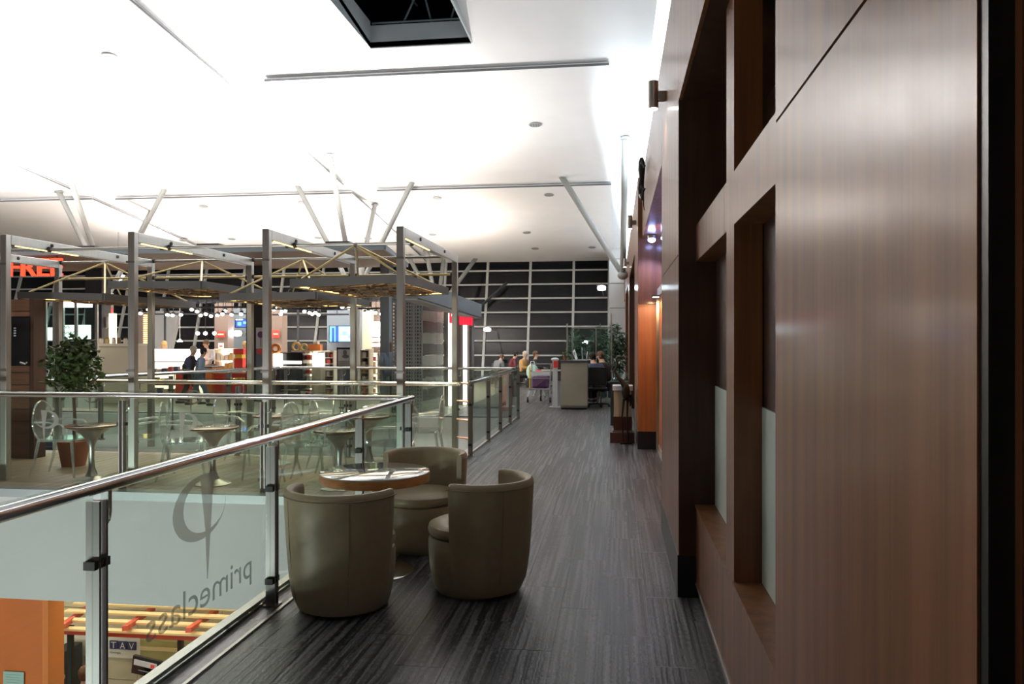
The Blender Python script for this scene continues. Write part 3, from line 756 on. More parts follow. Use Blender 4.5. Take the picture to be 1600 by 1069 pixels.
# ---- hanging canopies
def canopy(label, cx, cy, z, lx, ly, apex, roll=0.0, pitch=0.0, rz=0.0):
    t = thing('hanging_canopy', label, 'canopy', (cx, cy, z), 0, 'lattice canopies hung over the terrace')
    rot = Matrix.Rotation(rz, 4, 'Z') @ Matrix.Rotation(roll, 4, 'Y') @ Matrix.Rotation(pitch, 4, 'X')
    T = lambda x, y, zz: rot @ Vector((x, y, zz))
    a, b = lx / 2, ly / 2; h_ = .10
    for p, q in (((-a, -b), (a, -b)), ((a, -b), (a, b)), ((a, b), (-a, b)), ((-a, b), (-a, -b))):
        MB().bar(T(*p, h_ / 2), T(*q, h_ / 2), .05, h_).build('frame_edge', 'canopy_frame', t)
        k = .93
        MB().bar(T(p[0] * k, p[1] * k, .015), T(q[0] * k, q[1] * k, .015), .022, .012).build('light_strip', 'warm_led', t)
    lt = MB(); rr_ = random.Random(int(cx * 100))
    for i in range(330):
        x, y = rr_.uniform(-a * .88, a * .88), rr_.uniform(-b * .88, b * .88); an = rr_.uniform(0, PI); l = rr_.uniform(.12, .30)
        dx, dy = math.cos(an) * l / 2, math.sin(an) * l / 2; zz = rr_.uniform(-.015, .05)
        x0, x1 = max(-a, min(a, x - dx)), max(-a, min(a, x + dx)); y0, y1 = max(-b, min(b, y - dy)), max(-b, min(b, y + dy))
        lt.bar(T(x0, y0, zz), T(x1, y1, zz), .022, .012)
    lt.build('lattice', 'canopy_lattice', t)['kind'] = 'stuff'
    MB().add([T(-a, -b, .075), T(a, -b, .075), T(a, b, .075), T(-a, b, .075), T(-a, -b, .085), T(a, -b, .085), T(a, b, .085), T(-a, b, .085)],
             [(0, 3, 2, 1), (4, 5, 6, 7), (0, 1, 5, 4), (1, 2, 6, 5), (2, 3, 7, 6), (3, 0, 4, 7)]).build('top_sheet', 'canopy_frame', t)
    area('canopy_light', (cx, cy, z - .05), (0, 0, -1), 26, lx * .8, ly * .8, (1, .84, .58), 2.8)      # the warm strips inside the canopy
    ap = Vector(apex) - Vector((cx, cy, z))
    for x, y in ((-a, -b), (a, -b), (a, b), (-a, b)):
        MB().tube([ap, T(x * .9, y * .9, h_)], .014, 8).build('hanger_rod', 'rod_gold', t)
    MB().blob(ap, .03, .03, .03, 8, 6).build('hanger_joint', 'steel_dark', t)
canopy('hanging lattice canopy at the walkway end of the terrace', -3.08, 9.70, 2.29, 1.34, 2.3, (-3.08, 8.85, 2.79), roll=-.03, pitch=.0)
canopy('hanging lattice canopy behind the mirrored lettering portal, hung lowest', -4.68, 11.0, 2.20, 1.36, 2.2, (-4.68, 11.07, 2.87), roll=-.01)
canopy('hanging lattice canopy over the middle terrace table', -6.30, 11.0, 2.37, 1.36, 2.3, (-6.30, 11.07, 2.87), roll=.01)
canopy('hanging lattice canopy above the ficus', -7.93, 11.3, 2.24, 1.34, 2.4, (-7.93, 11.07, 2.87), roll=.03)

# ---- terrace tables and clear chairs
TAB = [(-6.10, 8.28), (-4.58, 8.28), (-3.06, 8.24), (-4.52, 9.75), (-3.22, 9.78)]
TL = ['small tulip table with wooden top in front of the ficus', 'small tulip table with wooden top, between the portals of the middle bay', 'small tulip table with wooden top in the bay by the walkway',
      'small tulip table with wooden top by the rear railing, middle bay', 'small tulip table with wooden top by the rear railing, walkway bay']
for (x, y), l in zip(TAB, TL):
    t = thing('tulip_table', l, 'table', (x, y, 0), 0, 'tulip tables on the terrace')
    MB().lathe([(.10, .60), (.27, .632), (.282, .638), (.282, .655), (.27, .660), (.0005, .661)], 32).build('top', 'table_wood', t, smooth=True)
    MB().lathe([(.20, 0), (.20, .008), (.16, .02), (.07, .06), (.035, .16), (.03, .28), (.035, .40), (.06, .48), (.11, .55), (.19, .605), (.20, .615)], 28).build('pedestal', 'steel', t, smooth=True)
def ghost_chair():
    t = thing('clear_chair', 'clear', 'chair', (0, 0, 0), 0, 'clear plastic armchairs on the terrace')
    MB().prism([(-.22, -.20), (.22, -.20), (.25, .0), (.24, .20), (.12, .24), (-.12, .24), (-.24, .20), (-.25, .0)], lambda u, v: (u, v, .435), lambda u, v: (u, v, .46)).build('seat', 'ghost', t)
    ring = [(.22 * math.cos(a), -.24 - .06 * (.66 + .25 * math.sin(a) - .42), .66 + .25 * math.sin(a)) for a in [2 * PI * k / 28 for k in range(28)]]
    bk = MB().tube(ring, .011, 6, closed=True).build('back_ring', 'ghost', t, smooth=True)
    MB().add(ring, [tuple(range(28))]).build('back_pane', 'ghost', t)
    for s in (-1, 1):
        MB().tube([(.21 * s, .20, .44), (.22 * s, .22, .2), (.225 * s, .24, 0)], [.019, .016, .012], 8).build('leg', 'ghost', t, smooth=True)
        MB().tube([(.19 * s, -.20, .44), (.20 * s, -.24, .2), (.21 * s, -.30, 0)], [.019, .016, .012], 8).build('leg', 'ghost', t, smooth=True)
        MB().tube([(.20 * s, -.25, .66), (.26 * s, -.10, .665), (.265 * s, .10, .64), (.25 * s, .17, .58), (.235 * s, .15, .45)], .012, 8).build('armrest', 'ghost', t, smooth=True)
    return t
g0 = ghost_chair()
GC = [(-6.72, 8.62, -1.4, 'left of the table in front of the ficus'), (-5.78, 8.86, 2.2, 'beyond the table in front of the ficus'), (-5.10, 8.60, -1.2, 'on the ficus side of the middle-bay table'),
      (-4.10, 8.74, 1.5, 'on the walkway side of the middle-bay table'), (-3.52, 8.52, -1.5, 'on the middle-bay side of the walkway-bay table'), (-2.62, 8.72, 1.3, 'between the walkway-bay table and the corner post'),
      (-5.02, 9.75, -1.5, 'at the rear middle-bay table, ficus side'), (-4.06, 9.98, 1.9, 'at the rear middle-bay table, walkway side'), (-3.58, 9.45, -.9, 'at the rear walkway-bay table, middle-bay side'), (-2.56, 10.02, 1.65, 'standing clear by the ladder rungs')]
for k, (x, y, a, l) in enumerate(GC):
    place(g0 if k == 0 else copy_tree(g0), (x, y, 0), a, 'clear plastic armchair with oval back ' + l)
# ---- ficus
pc = on(115, 570, 9.25)
t = thing('potted_ficus', 'leafy green ficus in a pot on the terrace by the kiosk', 'plant', (pc.x, 9.25, 0))
MB().lathe([(.14, 0), (.19, .30), (.20, .33), (.18, .33), (.17, .30)], 20).build('pot', 'terracotta', t, smooth=True)
MB().tube([(0, 0, .28), (.02, 0, .6), (-.01, .01, .95), (.0, 0, 1.35)], [.022, .02, .018, .008], 8).build('trunk', 'bark', t, smooth=True)
for k in range(6):
    a = k * 1.05; MB().tube([(0, 0, .85 + .06 * k), (.16 * math.cos(a), .16 * math.sin(a), 1.15 + .05 * k)], [.010, .004], 6).build('branch', 'bark', t)
lm = MB(); rl = random.Random(3)
def leaf(b, c, L, W_, r_):
    d = Vector((r_.gauss(0, 1), r_.gauss(0, 1), r_.gauss(-.3, .7))).normalized(); s = d.cross(Vector((r_.gauss(0, 1), r_.gauss(0, 1), 1.2))).normalized(); nn = d.cross(s) * (W_ * .25)
    c = Vector(c)
    b.add([c, c + d * L * .35 + s * W_ * .5 + nn, c + d * L * .75 + s * W_ * .35 + nn, c + d * L, c + d * L * .75 - s * W_ * .35 + nn, c + d * L * .35 - s * W_ * .5 + nn, c + d * L * .5],
          [(0, 1, 6), (1, 2, 6), (2, 3, 6), (3, 4, 6), (4, 5, 6), (5, 0, 6)])
for k in range(820):
    u = Vector((rl.gauss(0, 1), rl.gauss(0, 1), rl.gauss(0, 1))).normalized() * (rl.random() ** .42)
    wz = 1 - .25 * max(0, u.z)
    leaf(lm, (u.x * .36 * wz, u.y * .34 * wz, 1.33 + u.z * .42), rl.uniform(.07, .115), rl.uniform(.045, .07), rl)
lm.build('foliage', 'leaf', t)['kind'] = 'stuff'
# ================================================================== HALL BEYOND
def pb(parent, name, m, px0, py0, px1, py1, Y, depth=.3, z0=None, bevel=0.0):
    """box whose front face fills the measured rectangle on the plane y = Y"""
    a, b = on(px0, py0, Y), on(px1, py1, Y); L = parent.location
    zb = b.z if z0 is None else z0
    return MB().box(a.x - L.x, Y - L.y, zb - L.z, b.x - L.x, Y + depth - L.y, a.z - L.z).build(name, m, parent, bevel=bevel)
def pthing(name, label, cat, px, Y, z=0.0, group=None):
    return thing(name, label, cat, (on(px, CYP, Y).x, Y, z), 0, group)
def letters3d(name, body, m, parent, f, depthvec, width=None, height=None):
    v, fc = text_mesh(body, width, height); n = len(v); d = Vector(depthvec)
    a = [Vector(f(*p)) for p in v]; cnt = {}
    for q in fc:
        for i in range(len(q)):
            e = (q[i], q[(i + 1) % len(q)]); cnt[e] = 1
    side = [(i, j, n + j, n + i) for (i, j) in cnt if (j, i) not in cnt]
    return MB().add(a + [p + d for p in a], fc + [tuple(i + n for i in q[::-1]) for q in fc] + side).build(name, m, parent)

# ---- strut trees carrying the roof
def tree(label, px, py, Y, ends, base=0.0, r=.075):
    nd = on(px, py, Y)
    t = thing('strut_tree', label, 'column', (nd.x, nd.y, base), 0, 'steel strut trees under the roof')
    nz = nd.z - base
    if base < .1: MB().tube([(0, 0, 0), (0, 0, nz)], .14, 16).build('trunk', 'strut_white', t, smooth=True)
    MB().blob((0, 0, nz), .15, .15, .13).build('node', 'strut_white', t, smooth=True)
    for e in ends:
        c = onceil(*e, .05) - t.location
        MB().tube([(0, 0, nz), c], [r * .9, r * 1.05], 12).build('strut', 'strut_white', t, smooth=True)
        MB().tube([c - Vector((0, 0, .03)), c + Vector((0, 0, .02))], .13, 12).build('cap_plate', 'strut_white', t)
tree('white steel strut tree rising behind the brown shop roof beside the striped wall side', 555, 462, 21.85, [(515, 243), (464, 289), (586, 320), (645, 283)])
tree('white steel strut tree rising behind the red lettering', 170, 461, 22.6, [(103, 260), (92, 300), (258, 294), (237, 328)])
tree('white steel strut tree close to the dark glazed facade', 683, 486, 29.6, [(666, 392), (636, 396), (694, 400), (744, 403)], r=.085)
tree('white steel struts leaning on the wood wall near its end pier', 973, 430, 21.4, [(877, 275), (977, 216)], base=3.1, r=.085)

# ---- shop roof slab with red lettering
XE = -4.95
bh = thing('shop_roof', 'long brown floating shop roof with blue-grey edge', 'roof', (-13.0, 18.5, 3.60))
MB().prism([(-22 + 13, -2), (XE + 13 - .15, -2), (XE + 13 - .75, 2), (-22 + 13, 2)], lambda u, v: (u, v, .07), lambda u, v: (u, v, .17)).build('slab', 'bulkhead_brown', bh)
MB().bar((-9, -2.02, .115), (XE + 12.86, -2.02, .115), .05, .11).build('edge', 'bulkhead_edge', bh)
MB().bar((XE + 12.88, -2.02, .115), (XE + 12.28, 2.0, .115), .06, .11).build('edge', 'bulkhead_edge', bh)
for px in (157, 406, 606):
    c = on(px, 500, 20.0); w_ = .25 if px != 606 else .12
    MB().box(c.x + 13 - w_, 1.2, -3.60, c.x + 13 + w_, 1.6, .07).build('column', 'dark_column' if px != 606 else 'bulkhead_edge', bh)
fs = thing('shop_sign', 'glowing red sign letters hung under the brown shop roof', 'sign', (on(15, 432, 16.45).x, 16.40, on(15, 432, 16.45).z))
a, b = on(15, 406, 16.45), on(98, 432, 16.45)
letters3d('lettering', 'FREE', 'sign_red', fs, lambda u, v: (u, 0, v), (0, .07, 0), width=b.x - a.x, height=a.z - b.z)
MB().bar((0, .10, .33), (b.x - a.x, .10, .33), .03, .03).build('hanger_bar', 'dark_column', fs)
for u in (.15, .85): MB().bar(((b.x - a.x) * u, .12, .2), ((b.x - a.x) * u, .12, 3.68 - fs.location.z), .03).build('hanger', 'dark_column', fs)
# sloping glowing bar for a light tube's reflection beside the dark column
tl_ = pthing('tube_reflection', 'slanted white bar glowing as the reflection of a light tube beside the dark shop column', 'lamp', 185, 24.5, 3.5)
MB().bar((-.15, 0, -.02), (.12, 0, .42), .20, .06).build('diffuser', 'white_glow', tl_)
MB().bar((-.15, .05, -.02), (.12, .05, .42), .23, .05).build('housing', 'strut_white', tl_)
MB().tube([(0, 0, .2), (0, 0, 1.9)], .01, 6).build('cable', 'steel_dark', tl_)

# ---- dark wood kiosk on the terrace
kx0, kx1 = -9.5, on(54, 500, 9.72).x
kk = thing('wood_kiosk', 'dark wood clad kiosk with a black poster on the terrace', 'kiosk', ((kx0 + kx1) / 2, 10.0, 0))
hw = (kx1 - kx0) / 2
MB().box(-hw + .01, -.27, 0, hw - .01, -.08, 2.22).build('core', 'shop_dark', kk)
for k in range(13):
    MB().box(-hw, -.29, .01 + k * .171, hw - .07, -.268, .171 + k * .171).build('board', 'kiosk_wood', kk)
MB().box(hw - .07, -.295, 0, hw, -.07, 2.235).build('corner_post', 'walnut_dark', kk)
pa, pbb = on(16, 495, 9.70), on(47, 572, 9.70)
ps = MB().box(pa.x - kk.location.x, -.305, pbb.z, pbb.x - kk.location.x, -.291, pa.z).build('poster', 'screen_black', kk)
MB().tube([(pbb.x - kk.location.x - .14, -.31, pbb.z + .05), (pbb.x - kk.location.x - .06, -.31, pbb.z + .03), (pbb.x - kk.location.x - .03, -.31, pbb.z + .06)], .016, 6).build('handle', 'chrome', ps)
for q in range(4):
    MB().box(pa.x + .06 - kk.location.x, -.309, pa.z - .17 - q * .035, pa.x + .095 - kk.location.x, -.306, pa.z - .15 - q * .035).build('printed_mark', 'cloth_pale', ps)

# ---- glass kiosk behind the ficus
gk = pthing('glass_kiosk', 'teal glass kiosk with white frosted base behind the ficus', 'kiosk', 110, 17.2)
pb(gk, 'base_panel', 'frosted_pane', 68, 552, 153, 600, 17.2, .06, z0=0.0)
for px in (70, 84, 97, 118, 150):
    pb(gk, 'frame_post', 'steel', px - 2, 468, px + 2, 600, 17.17, .05, z0=0.0)
for a_, b_ in ((72, 82), (86, 95), (99, 116), (120, 148)):
    pb(gk, 'glass_pane', 'kiosk_glass', a_, 478, b_, 552, 17.21, .015)
pb(gk, 'light_box', 'white_glow', 98, 472, 136, 480, 17.18, .2)
pb(gk, 'header', 'steel', 68, 466, 153, 471, 17.16, .4)
pb(gk, 'lit_shelf', 'shelf_glow', 100, 508, 138, 530, 17.9, .1)
pb(gk, 'lit_shelf', 'shelf_glow', 70, 512, 84, 532, 17.9, .1)
gc = on(100, 512, 17.18) - gk.location
sc_ = MB()
for ox, oz, wv in ((0, .02, 7), (0, -.13, 11)):
    sc_.tube([(gc.x + ox + q * .028, -.03, gc.z + oz + .035 * math.sin(q * 2.1) + .012 * math.cos(q * 4.3)) for q in range(wv)], .008, 5)
sc_.build('script_lettering', 'shop_bluegrey', gk)
# cream counter with a red pillar sign
cc = pthing('cream_counter', 'plain cream counter front to the right of the ficus', 'counter', 180, 18.4)
pb(cc, 'body', 'shop_cream', 150, 540, 206, 600, 18.4, .7, z0=0.0, bevel=.02)
pb(cc, 'worktop', 'product_white', 149, 537, 207, 541, 18.36, .76)
for q, (x, m) in enumerate(((158, 'product_white'), (168, 'product_gold'), (178, 'product_white'), (186, 'product_brown'), (196, 'product_white'))):
    o = pthing('jar', 'small jar standing on the cream counter', 'jar', x, 18.7, on(x, 537, 18.7).z, 'jars on the cream counter')
    MB().lathe([(.04, 0), (.05, .01), (.05, .11), (.035, .13)], 12).build('glass_body', m, o); MB().lathe([(.042, .13), (.042, .155)], 12).build('lid', 'product_brown', o)
rp = pthing('red_pillar', 'red pillar with white hanging banner behind the cream counter', 'pillar', 159, 19.9)
pb(rp, 'shaft', 'shop_red', 153, 480, 166, 600, 19.9, .3, z0=0.0)
a, b = on(161, 495, 19.88) - rp.location, on(169, 514, 19.88) - rp.location
MB().prism([(a.x, a.z), (b.x, a.z), (b.x, b.z + .06), ((a.x + b.x) / 2, b.z), (a.x, b.z + .06)], lambda u, v: (u, -.03, v), lambda u, v: (u, -.015, v)).build('banner', 'paper', rp)
lp = pthing('light_pillar', 'narrow cream lit pillar beside the red pillar', 'pillar', 173, 20.0)
pb(lp, 'shaft', 'counter_glow', 170, 490, 177, 600, 20.0, .15, z0=0.0)

# ---- tracks and spot lamps of the shop
gr = thing('lamp_grid', 'dark ceiling grid carrying the shop lamps', 'grid', (-9.5, 21.5, 2.85))
for Y in (20.78, 21.13, 21.48, 22.42, 22.52, 23.1): MB().box(-6.2, Y - 21.5 - .02, 0, 3.6, Y - 21.5 + .02, .05).build('bar', 'dark_column', gr)
for px in (157, 406, 606):
    x_ = on(px, 500, 20.0).x + 9.5; MB().box(x_ - .03, -1.75, .05, x_ + .03, 1.75, .11).build('cross_bar', 'dark_column', gr)
TRK = [(207, 413, 486, 20.8), (425, 552, 488, 20.9), (425, 545, 497, 23.0), (560, 612, 487, 20.9), (240, 400, 496, 23.2)]
TRL = ['black lamp track over the sweets counters', 'black lamp track over the monitor display, front line', 'black lamp track over the monitor display, rear line', 'black lamp track beside the perforated screen', 'black lamp track over the red counters, rear line']
for (x0, x1, y, Y), l in zip(TRK, TRL):
    a, b = on(x0, y - 5, Y), on(x1, y - 5, Y)
    t = thing('lamp_track', l, 'lamp track', ((a.x + b.x) / 2, Y, a.z), 0, 'lamp tracks in the shop')
    MB().bar((a.x - t.location.x, 0, 0), (b.x - t.location.x, 0, 0), .05, .05).build('rail', 'dark_column', t)
    for s in (.15, .85):
        MB().tube([((b.x - a.x) * (s - .5), 0, 0), ((b.x - a.x) * (s - .5), 0, 2.86 - a.z)], .012, 6).build('hanger', 'dark_column', t)
SP = [(212, 485), (220, 490), (232, 484), (262, 492), (270, 493), (283, 492), (300, 484), (308, 487), (314, 493), (322, 491), (330, 494), (340, 493), (348, 491), (352, 486), (362, 492), (377, 491),
      (428, 484), (430, 481), (441, 487), (446, 486), (439, 491), (432, 474), (476, 487), (488, 491), (493, 489), (498, 492), (484, 489), (535, 480), (545, 482), (570, 490), (575, 488), (580, 487), (587, 489), (596, 491), (602, 486), (598, 470), (605, 473)]
for k, (px, py) in enumerate(SP):
    Y = 20.75 + .35 * (k % 3)
    c = on(px, py, Y)
    wh = 'over the sweets display' if px < 290 else 'over the red counters' if px < 420 else 'over the black monitor stand' if px < 520 else 'beside the blue television' if px < 560 else 'in front of the white light box'
    t = thing('spot_lamp', 'small bright spot lamp ' + wh, 'spot lamp', c, 0, 'spot lamps ' + wh)
    MB().tube([(0, 0, .02), (0, .03, .09)], .05, 10).build('housing', 'dark_column', t)
    MB().blob((0, -.01, 0), .055, .055, .04, 8, 6).build('lens', 'lamp_glow', t, smooth=True)
    MB().tube([(0, .03, .08), (0, .03, 2.86 - c.z)], .01, 5).build('stem', 'dark_column', t)

# ---- shop fittings
def shelf_unit(label, px0, px1, ytop, Y, n, depth=.4, back='shelf_glow', body='shop_cream', prod=('product_white', 'product_red', 'product_gold', 'product_brown'), seed=1, plabel='small packaged good', per=5, open_top=False):
    a, b = on(px0, ytop, Y), on(px1, ytop, Y); H = a.z; w = (b.x - a.x) / 2; rr_ = random.Random(seed)
    t = thing('shelf_unit', label, 'shelf', ((a.x + b.x) / 2, Y, 0), 0, 'display shelves in the shop')
    MB().box(-w, depth - .03, 0, w, depth, H).build('back_panel', back, t)
    for s in (-1, 1): MB().box(w * s - .015, 0, 0, w * s + .015, depth - .03, H).build('side', body, t)
    zs = [.12 + (H - .14) * k / n for k in range(n + 1)]
    for z in zs: MB().box(-w + .015, 0, z - .02, w - .015, depth - .03, z).build('shelf', body, t)
    for z in zs[:-1]:
        x = -w + .03; k = 0
        hh = (zs[1] - zs[0]) * .8
        while x < w - .10 and k < per:
            pw = rr_.uniform(.10, max(.12, 1.7 * w / per)); ph = rr_.uniform(.5, 1) * hh
            pw = min(pw, w - .04 - x)
            o = MB().box(-pw * .45, 0, 0, pw * .45, .16, ph).box(-pw * .3, -.004, ph * .35, pw * .3, 0, ph * .7).build('packaged_good', rr_.choice(prod))
            o.location = (t.location.x + x + pw / 2, Y + .06, z); tag(o, plabel, 'package', 'goods: ' + plabel)
            x += pw + .02; k += 1
    return t
def counter(label, px0, px1, ytop, Y, m, depth=.6, top='product_white', extra=None):
    a, b = on(px0, ytop, Y), on(px1, ytop, Y); w = (b.x - a.x) / 2
    t = thing('shop_counter', label, 'counter', ((a.x + b.x) / 2, Y, 0), 0)
    MB().box(-w, 0, .06, w, depth, a.z - .04).build('front', m, t, bevel=.01)
    MB().box(-w + .04, .05, 0, w - .04, depth - .05, .06).build('toe_kick', 'shop_dark', t)
    MB().box(-w - .02, -.03, a.z - .04, w + .02, depth + .02, a.z).build('worktop', top, t)
    return t
# sweets counter: glowing glass case on three tiers
sw = pthing('sweets_display', 'glowing sweets display case with goods on tiers', 'display case', 252, 20.2)
a, b = on(207, 546, 20.2) - sw.location, on(300, 546, 20.2) - sw.location
MB().box(a.x, .6, 0, b.x, .66, a.z).build('back_panel', 'counter_glow', sw)
for z, d in ((.12, -.1), (.40, .0), (.72, .12), (1.05, .25)):
    MB().box(a.x, d, z - .025, b.x, .6, z).build('tier', 'product_brown', sw)
MB().box(a.x, .3, a.z - .35, b.x, .5, a.z - .02).build('light_box', 'white_glow', sw)
rs = random.Random(5)
for z, d in ((.12, -.04), (.40, .06), (.72, .2)):
    for q in range(9):
        x = a.x + .12 + q * (b.x - a.x - .2) / 9; o = MB()
        w_ = rs.uniform(.05, .075)
        o.box(-w_, 0, 0, w_, .14, rs.uniform(.10, .2)).box(-w_ * .7, -.004, .03, w_ * .7, 0, .08)
        o = o.build('sweets_box', rs.choice(['product_white', 'product_gold', 'product_red', 'product_blue', 'product_brown', 'product_white']))
        o.location = (sw.location.x + x, 20.2 + d, z); tag(o, 'small sweets box on the glowing tiers', 'box', 'boxes on the sweets display')
counter('red low counter left of the walking pair', 274, 292, 581, 19.7, 'shop_red', depth=.3)
counter('orange till counter in front of the shop worker', 317, 331, 573, 20.5, 'shop_orange', top='shop_dark')
counter('wide red counter with yellow lettering strip', 335, 398, 581, 20.6, 'shop_red')
ys_ = pthing('price_strip', 'yellow price strip on the wide red counter', 'sign', 372, 20.52, .50)
a, b = on(360, 591, 20.5), on(386, 598, 20.5)
for q in range(5):
    MB().box(-.22 + q * .09, -.03, .0, -.15 + q * .09, -.015, .10).build('character', 'shop_yellow', ys_)
MB().box(-.24, -.015, -.01, .24, .0, .12).build('backing', 'shop_red', ys_)
shelf_unit('bright goods stand behind the wide red counter', 335, 364, 545, 21.6, 4, prod=('product_white', 'product_gold', 'product_white'), seed=3, plabel='pale box on the stand behind the red counter')
rt = pthing('promo_tower', 'red and yellow promotional tower on the wide red counter', 'display', 372, 20.85, on(372, 581, 20.6).z)
pb(rt, 'lower_block', 'shop_red', 366, 560, 379, 581, 20.8, .2, z0=rt.location.z)
pb(rt, 'middle_block', 'shop_yellow', 367, 554, 378, 560, 20.8, .2)
pb(rt, 'upper_block', 'shop_red', 365, 545, 380, 554, 20.8, .2)
for q in (368, 376):
    c = on(q, 545, 20.78) - rt.location; MB().tube([(c.x, -.03, 0), (c.x, -.03, c.z)], .018, 6).build('upright', 'dark_column', rt)
rb = pthing('red_box', 'red and orange box stack behind the walking pair', 'box', 304, 20.95)
pb(rb, 'body', 'shop_red', 299, 546, 310, 600, 20.95, .12, z0=0.0); pb(rb, 'label_panel', 'shop_orange', 300, 553, 308, 562, 20.93, .02)
# dark column poster with a flower mark
dp = pthing('column_poster', 'tall poster with dark flower mark beside a steel post', 'poster', 406, 19.6)
pb(dp, 'sheet', 'cloth_pale', 400, 512, 413, 545, 19.55, .03); pb(dp, 'lower_sheet', 'shop_bluegrey', 400, 545, 413, 600, 19.55, .03, z0=0.02)
c = on(407, 523, 19.53) - dp.location
MB().blob((c.x, -.06, c.z), .09, .01, .09, 12, 8).build('flower', 'cloth_purple', dp); MB().bar((c.x, -.06, c.z - .09), (c.x, -.06, c.z - .32), .012).build('stem', 'cloth_purple', dp)
MB().blob((c.x - .02, -.06, c.z - .45), .10, .01, .08, 12, 8).build('berry', 'product_red', dp)
# walls and columns of the shop
w_ = struct('wall_shop', 'brown and grey wall pieces and columns of the shop')
pb(w_, 'brown_panel', 'shop_brown', 205, 488, 232, 600, 23.8, .2, z0=0.0)
pb(w_, 'brown_column', 'shop_brown', 335, 470, 356, 600, 24.0, .4, z0=0.0)
pb(w_, 'brown_column', 'shop_brown', 424, 470, 441, 600, 24.0, .4, z0=0.0)
pb(w_, 'blue_grey_panel', 'shop_bluegrey', 511, 485, 566, 600, 24.6, .3, z0=0.0)
pb(w_, 'cream_panel', 'shop_cream', 566, 480, 581, 600, 23.4, .3, z0=0.0)
pb(w_, 'brown_panel', 'shop_brown', 581, 470, 614, 600, 23.6, .3, z0=0.0)
pb(w_, 'blue_panel', 'shop_bluegrey', 356, 482, 400, 548, 25.2, .1, z0=0.0)
a, b = on(243, 486, 26.0), on(272, 486, 26.0)
MB().add([(a.x - .35, 26, 0), (b.x - .45, 26, 0), (b.x + .2, 26, a.z), (a.x, 26, a.z), (a.x - .35, 26.2, 0), (b.x - .45, 26.2, 0), (b.x + .2, 26.2, a.z), (a.x, 26.2, a.z)],
         [(0, 1, 2, 3), (7, 6, 5, 4), (0, 4, 5, 1), (1, 5, 6, 2), (2, 6, 7, 3), (3, 7, 4, 0)]).build('slanted_grey_panel', 'shop_grey', w_)
for q, (x0, y0, x1, y1, m, l) in enumerate(((338, 518, 351, 527, 'shop_red', 'small red notice on the brown shop column above the worker'), (341, 536, 349, 546, 'paper', 'small white notice on the brown shop column behind the worker'),
                                            (425, 516, 436, 528, 'shop_red', 'small red notice on the brown column left of the monitor'))):
    o = pthing('notice', l, 'sign', (x0 + x1) / 2, 23.9, on(x0, y1, 23.9).z)
    pb(o, 'board', m, x0, y0, x1, y1, 23.9, .03); pb(o, 'print_line', 'product_white' if m == 'shop_red' else 'shop_red', x0 + 2, (y0 + y1) / 2 - 1, x1 - 2, (y0 + y1) / 2 + 1, 23.88, .02)
ls = pthing('lamp_ladder', 'vertical strip of small golden lamps on the brown shop wall', 'lamp', 227, 23.6, on(227, 545, 23.6).z)
for q in range(16):
    pb(ls, 'lamp', 'warm_led', 224, 492 + q * 3.3, 230, 493.6 + q * 3.3, 23.62, .05)
pb(ls, 'backing', 'shop_brown', 222, 490, 232, 545, 23.68, .1)
for px, py, l in ((281, 533, 'white pendant lamp on a long cord over the sweets counter'),):
    c = on(px, py, 22.52); t = thing('pendant_lamp', l, 'lamp', c, 0)
    MB().lathe([(.08, -.03), (.075, .0), (.02, .06)], 16).build('shade', 'white_glow', t, smooth=True); MB().tube([(0, 0, .05), (0, 0, 2.85 - c.z)], .008, 5).build('cord', 'paper', t); MB().tube([(0, 0, 2.79 - c.z), (0, 0, 2.852 - c.z)], .05, 10).build('ceiling_rose', 'paper', t)
for px, l in ((309, 'round pendant globe over the worker, left of three'), (321, 'round pendant globe over the worker, middle of three'), (335, 'round pendant globe over the worker, right of three')):
    c = on(px, 521, 22.42); t = thing('globe_lamp', 'round warm globe lamp of the row hanging before the dark glass behind the worker', 'lamp', c, 0, 'globe lamps behind the worker')
    MB().blob((0, 0, 0), .055, .055, .055, 12, 8).build('globe', 'lamp_glow', t, smooth=True); MB().tube([(0, 0, .05), (0, 0, 2.85 - c.z)], .008, 5).build('cord', 'dark_column', t); MB().tube([(0, 0, 2.79 - c.z), (0, 0, 2.852 - c.z)], .05, 10).build('ceiling_rose', 'dark_column', t)
def screen(label, px0, py0, px1, py1, Y, m, patches=(), stand=False):
    t = pthing('screen', label, 'screen', (px0 + px1) / 2, Y, 0 if stand else on(px0, py1, Y).z - .03)
    pb(t, 'bezel', 'screen_black', px0 - 1, py0 - 1, px1 + 1, py1 + 1, Y, .06)
    d = pb(t, 'display', m, px0, py0, px1, py1, Y - .012, .01)
    for (u0, v0, u1, v1, mm) in patches:
        pb(t, 'picture', mm, px0 + (px1 - px0) * u0, py0 + (py1 - py0) * v0, px0 + (px1 - px0) * u1, py0 + (py1 - py0) * v1, Y - .016, .003)
    return t
screen('blue television hung on the blue-grey shop wall', 515, 510, 551, 534, 24.3, 'screen_blue', [(.42, .05, .98, .95, 'screen_pale'), (.1, .1, .2, 1, 'screen_night'), (.26, .0, .38, 1, 'screen_night'), (.55, .3, .75, .6, 'screen_blue'), (.8, .55, .93, .8, 'screen_blue')])
screen('dark blue screen hung over the red counters', 368, 499, 388, 511, 24.6, 'screen_night', [(.0, .0, .55, .08, 'white_glow'), (.15, .35, .45, .8, 'screen_blue'), (.6, .3, .85, .6, 'screen_blue')])
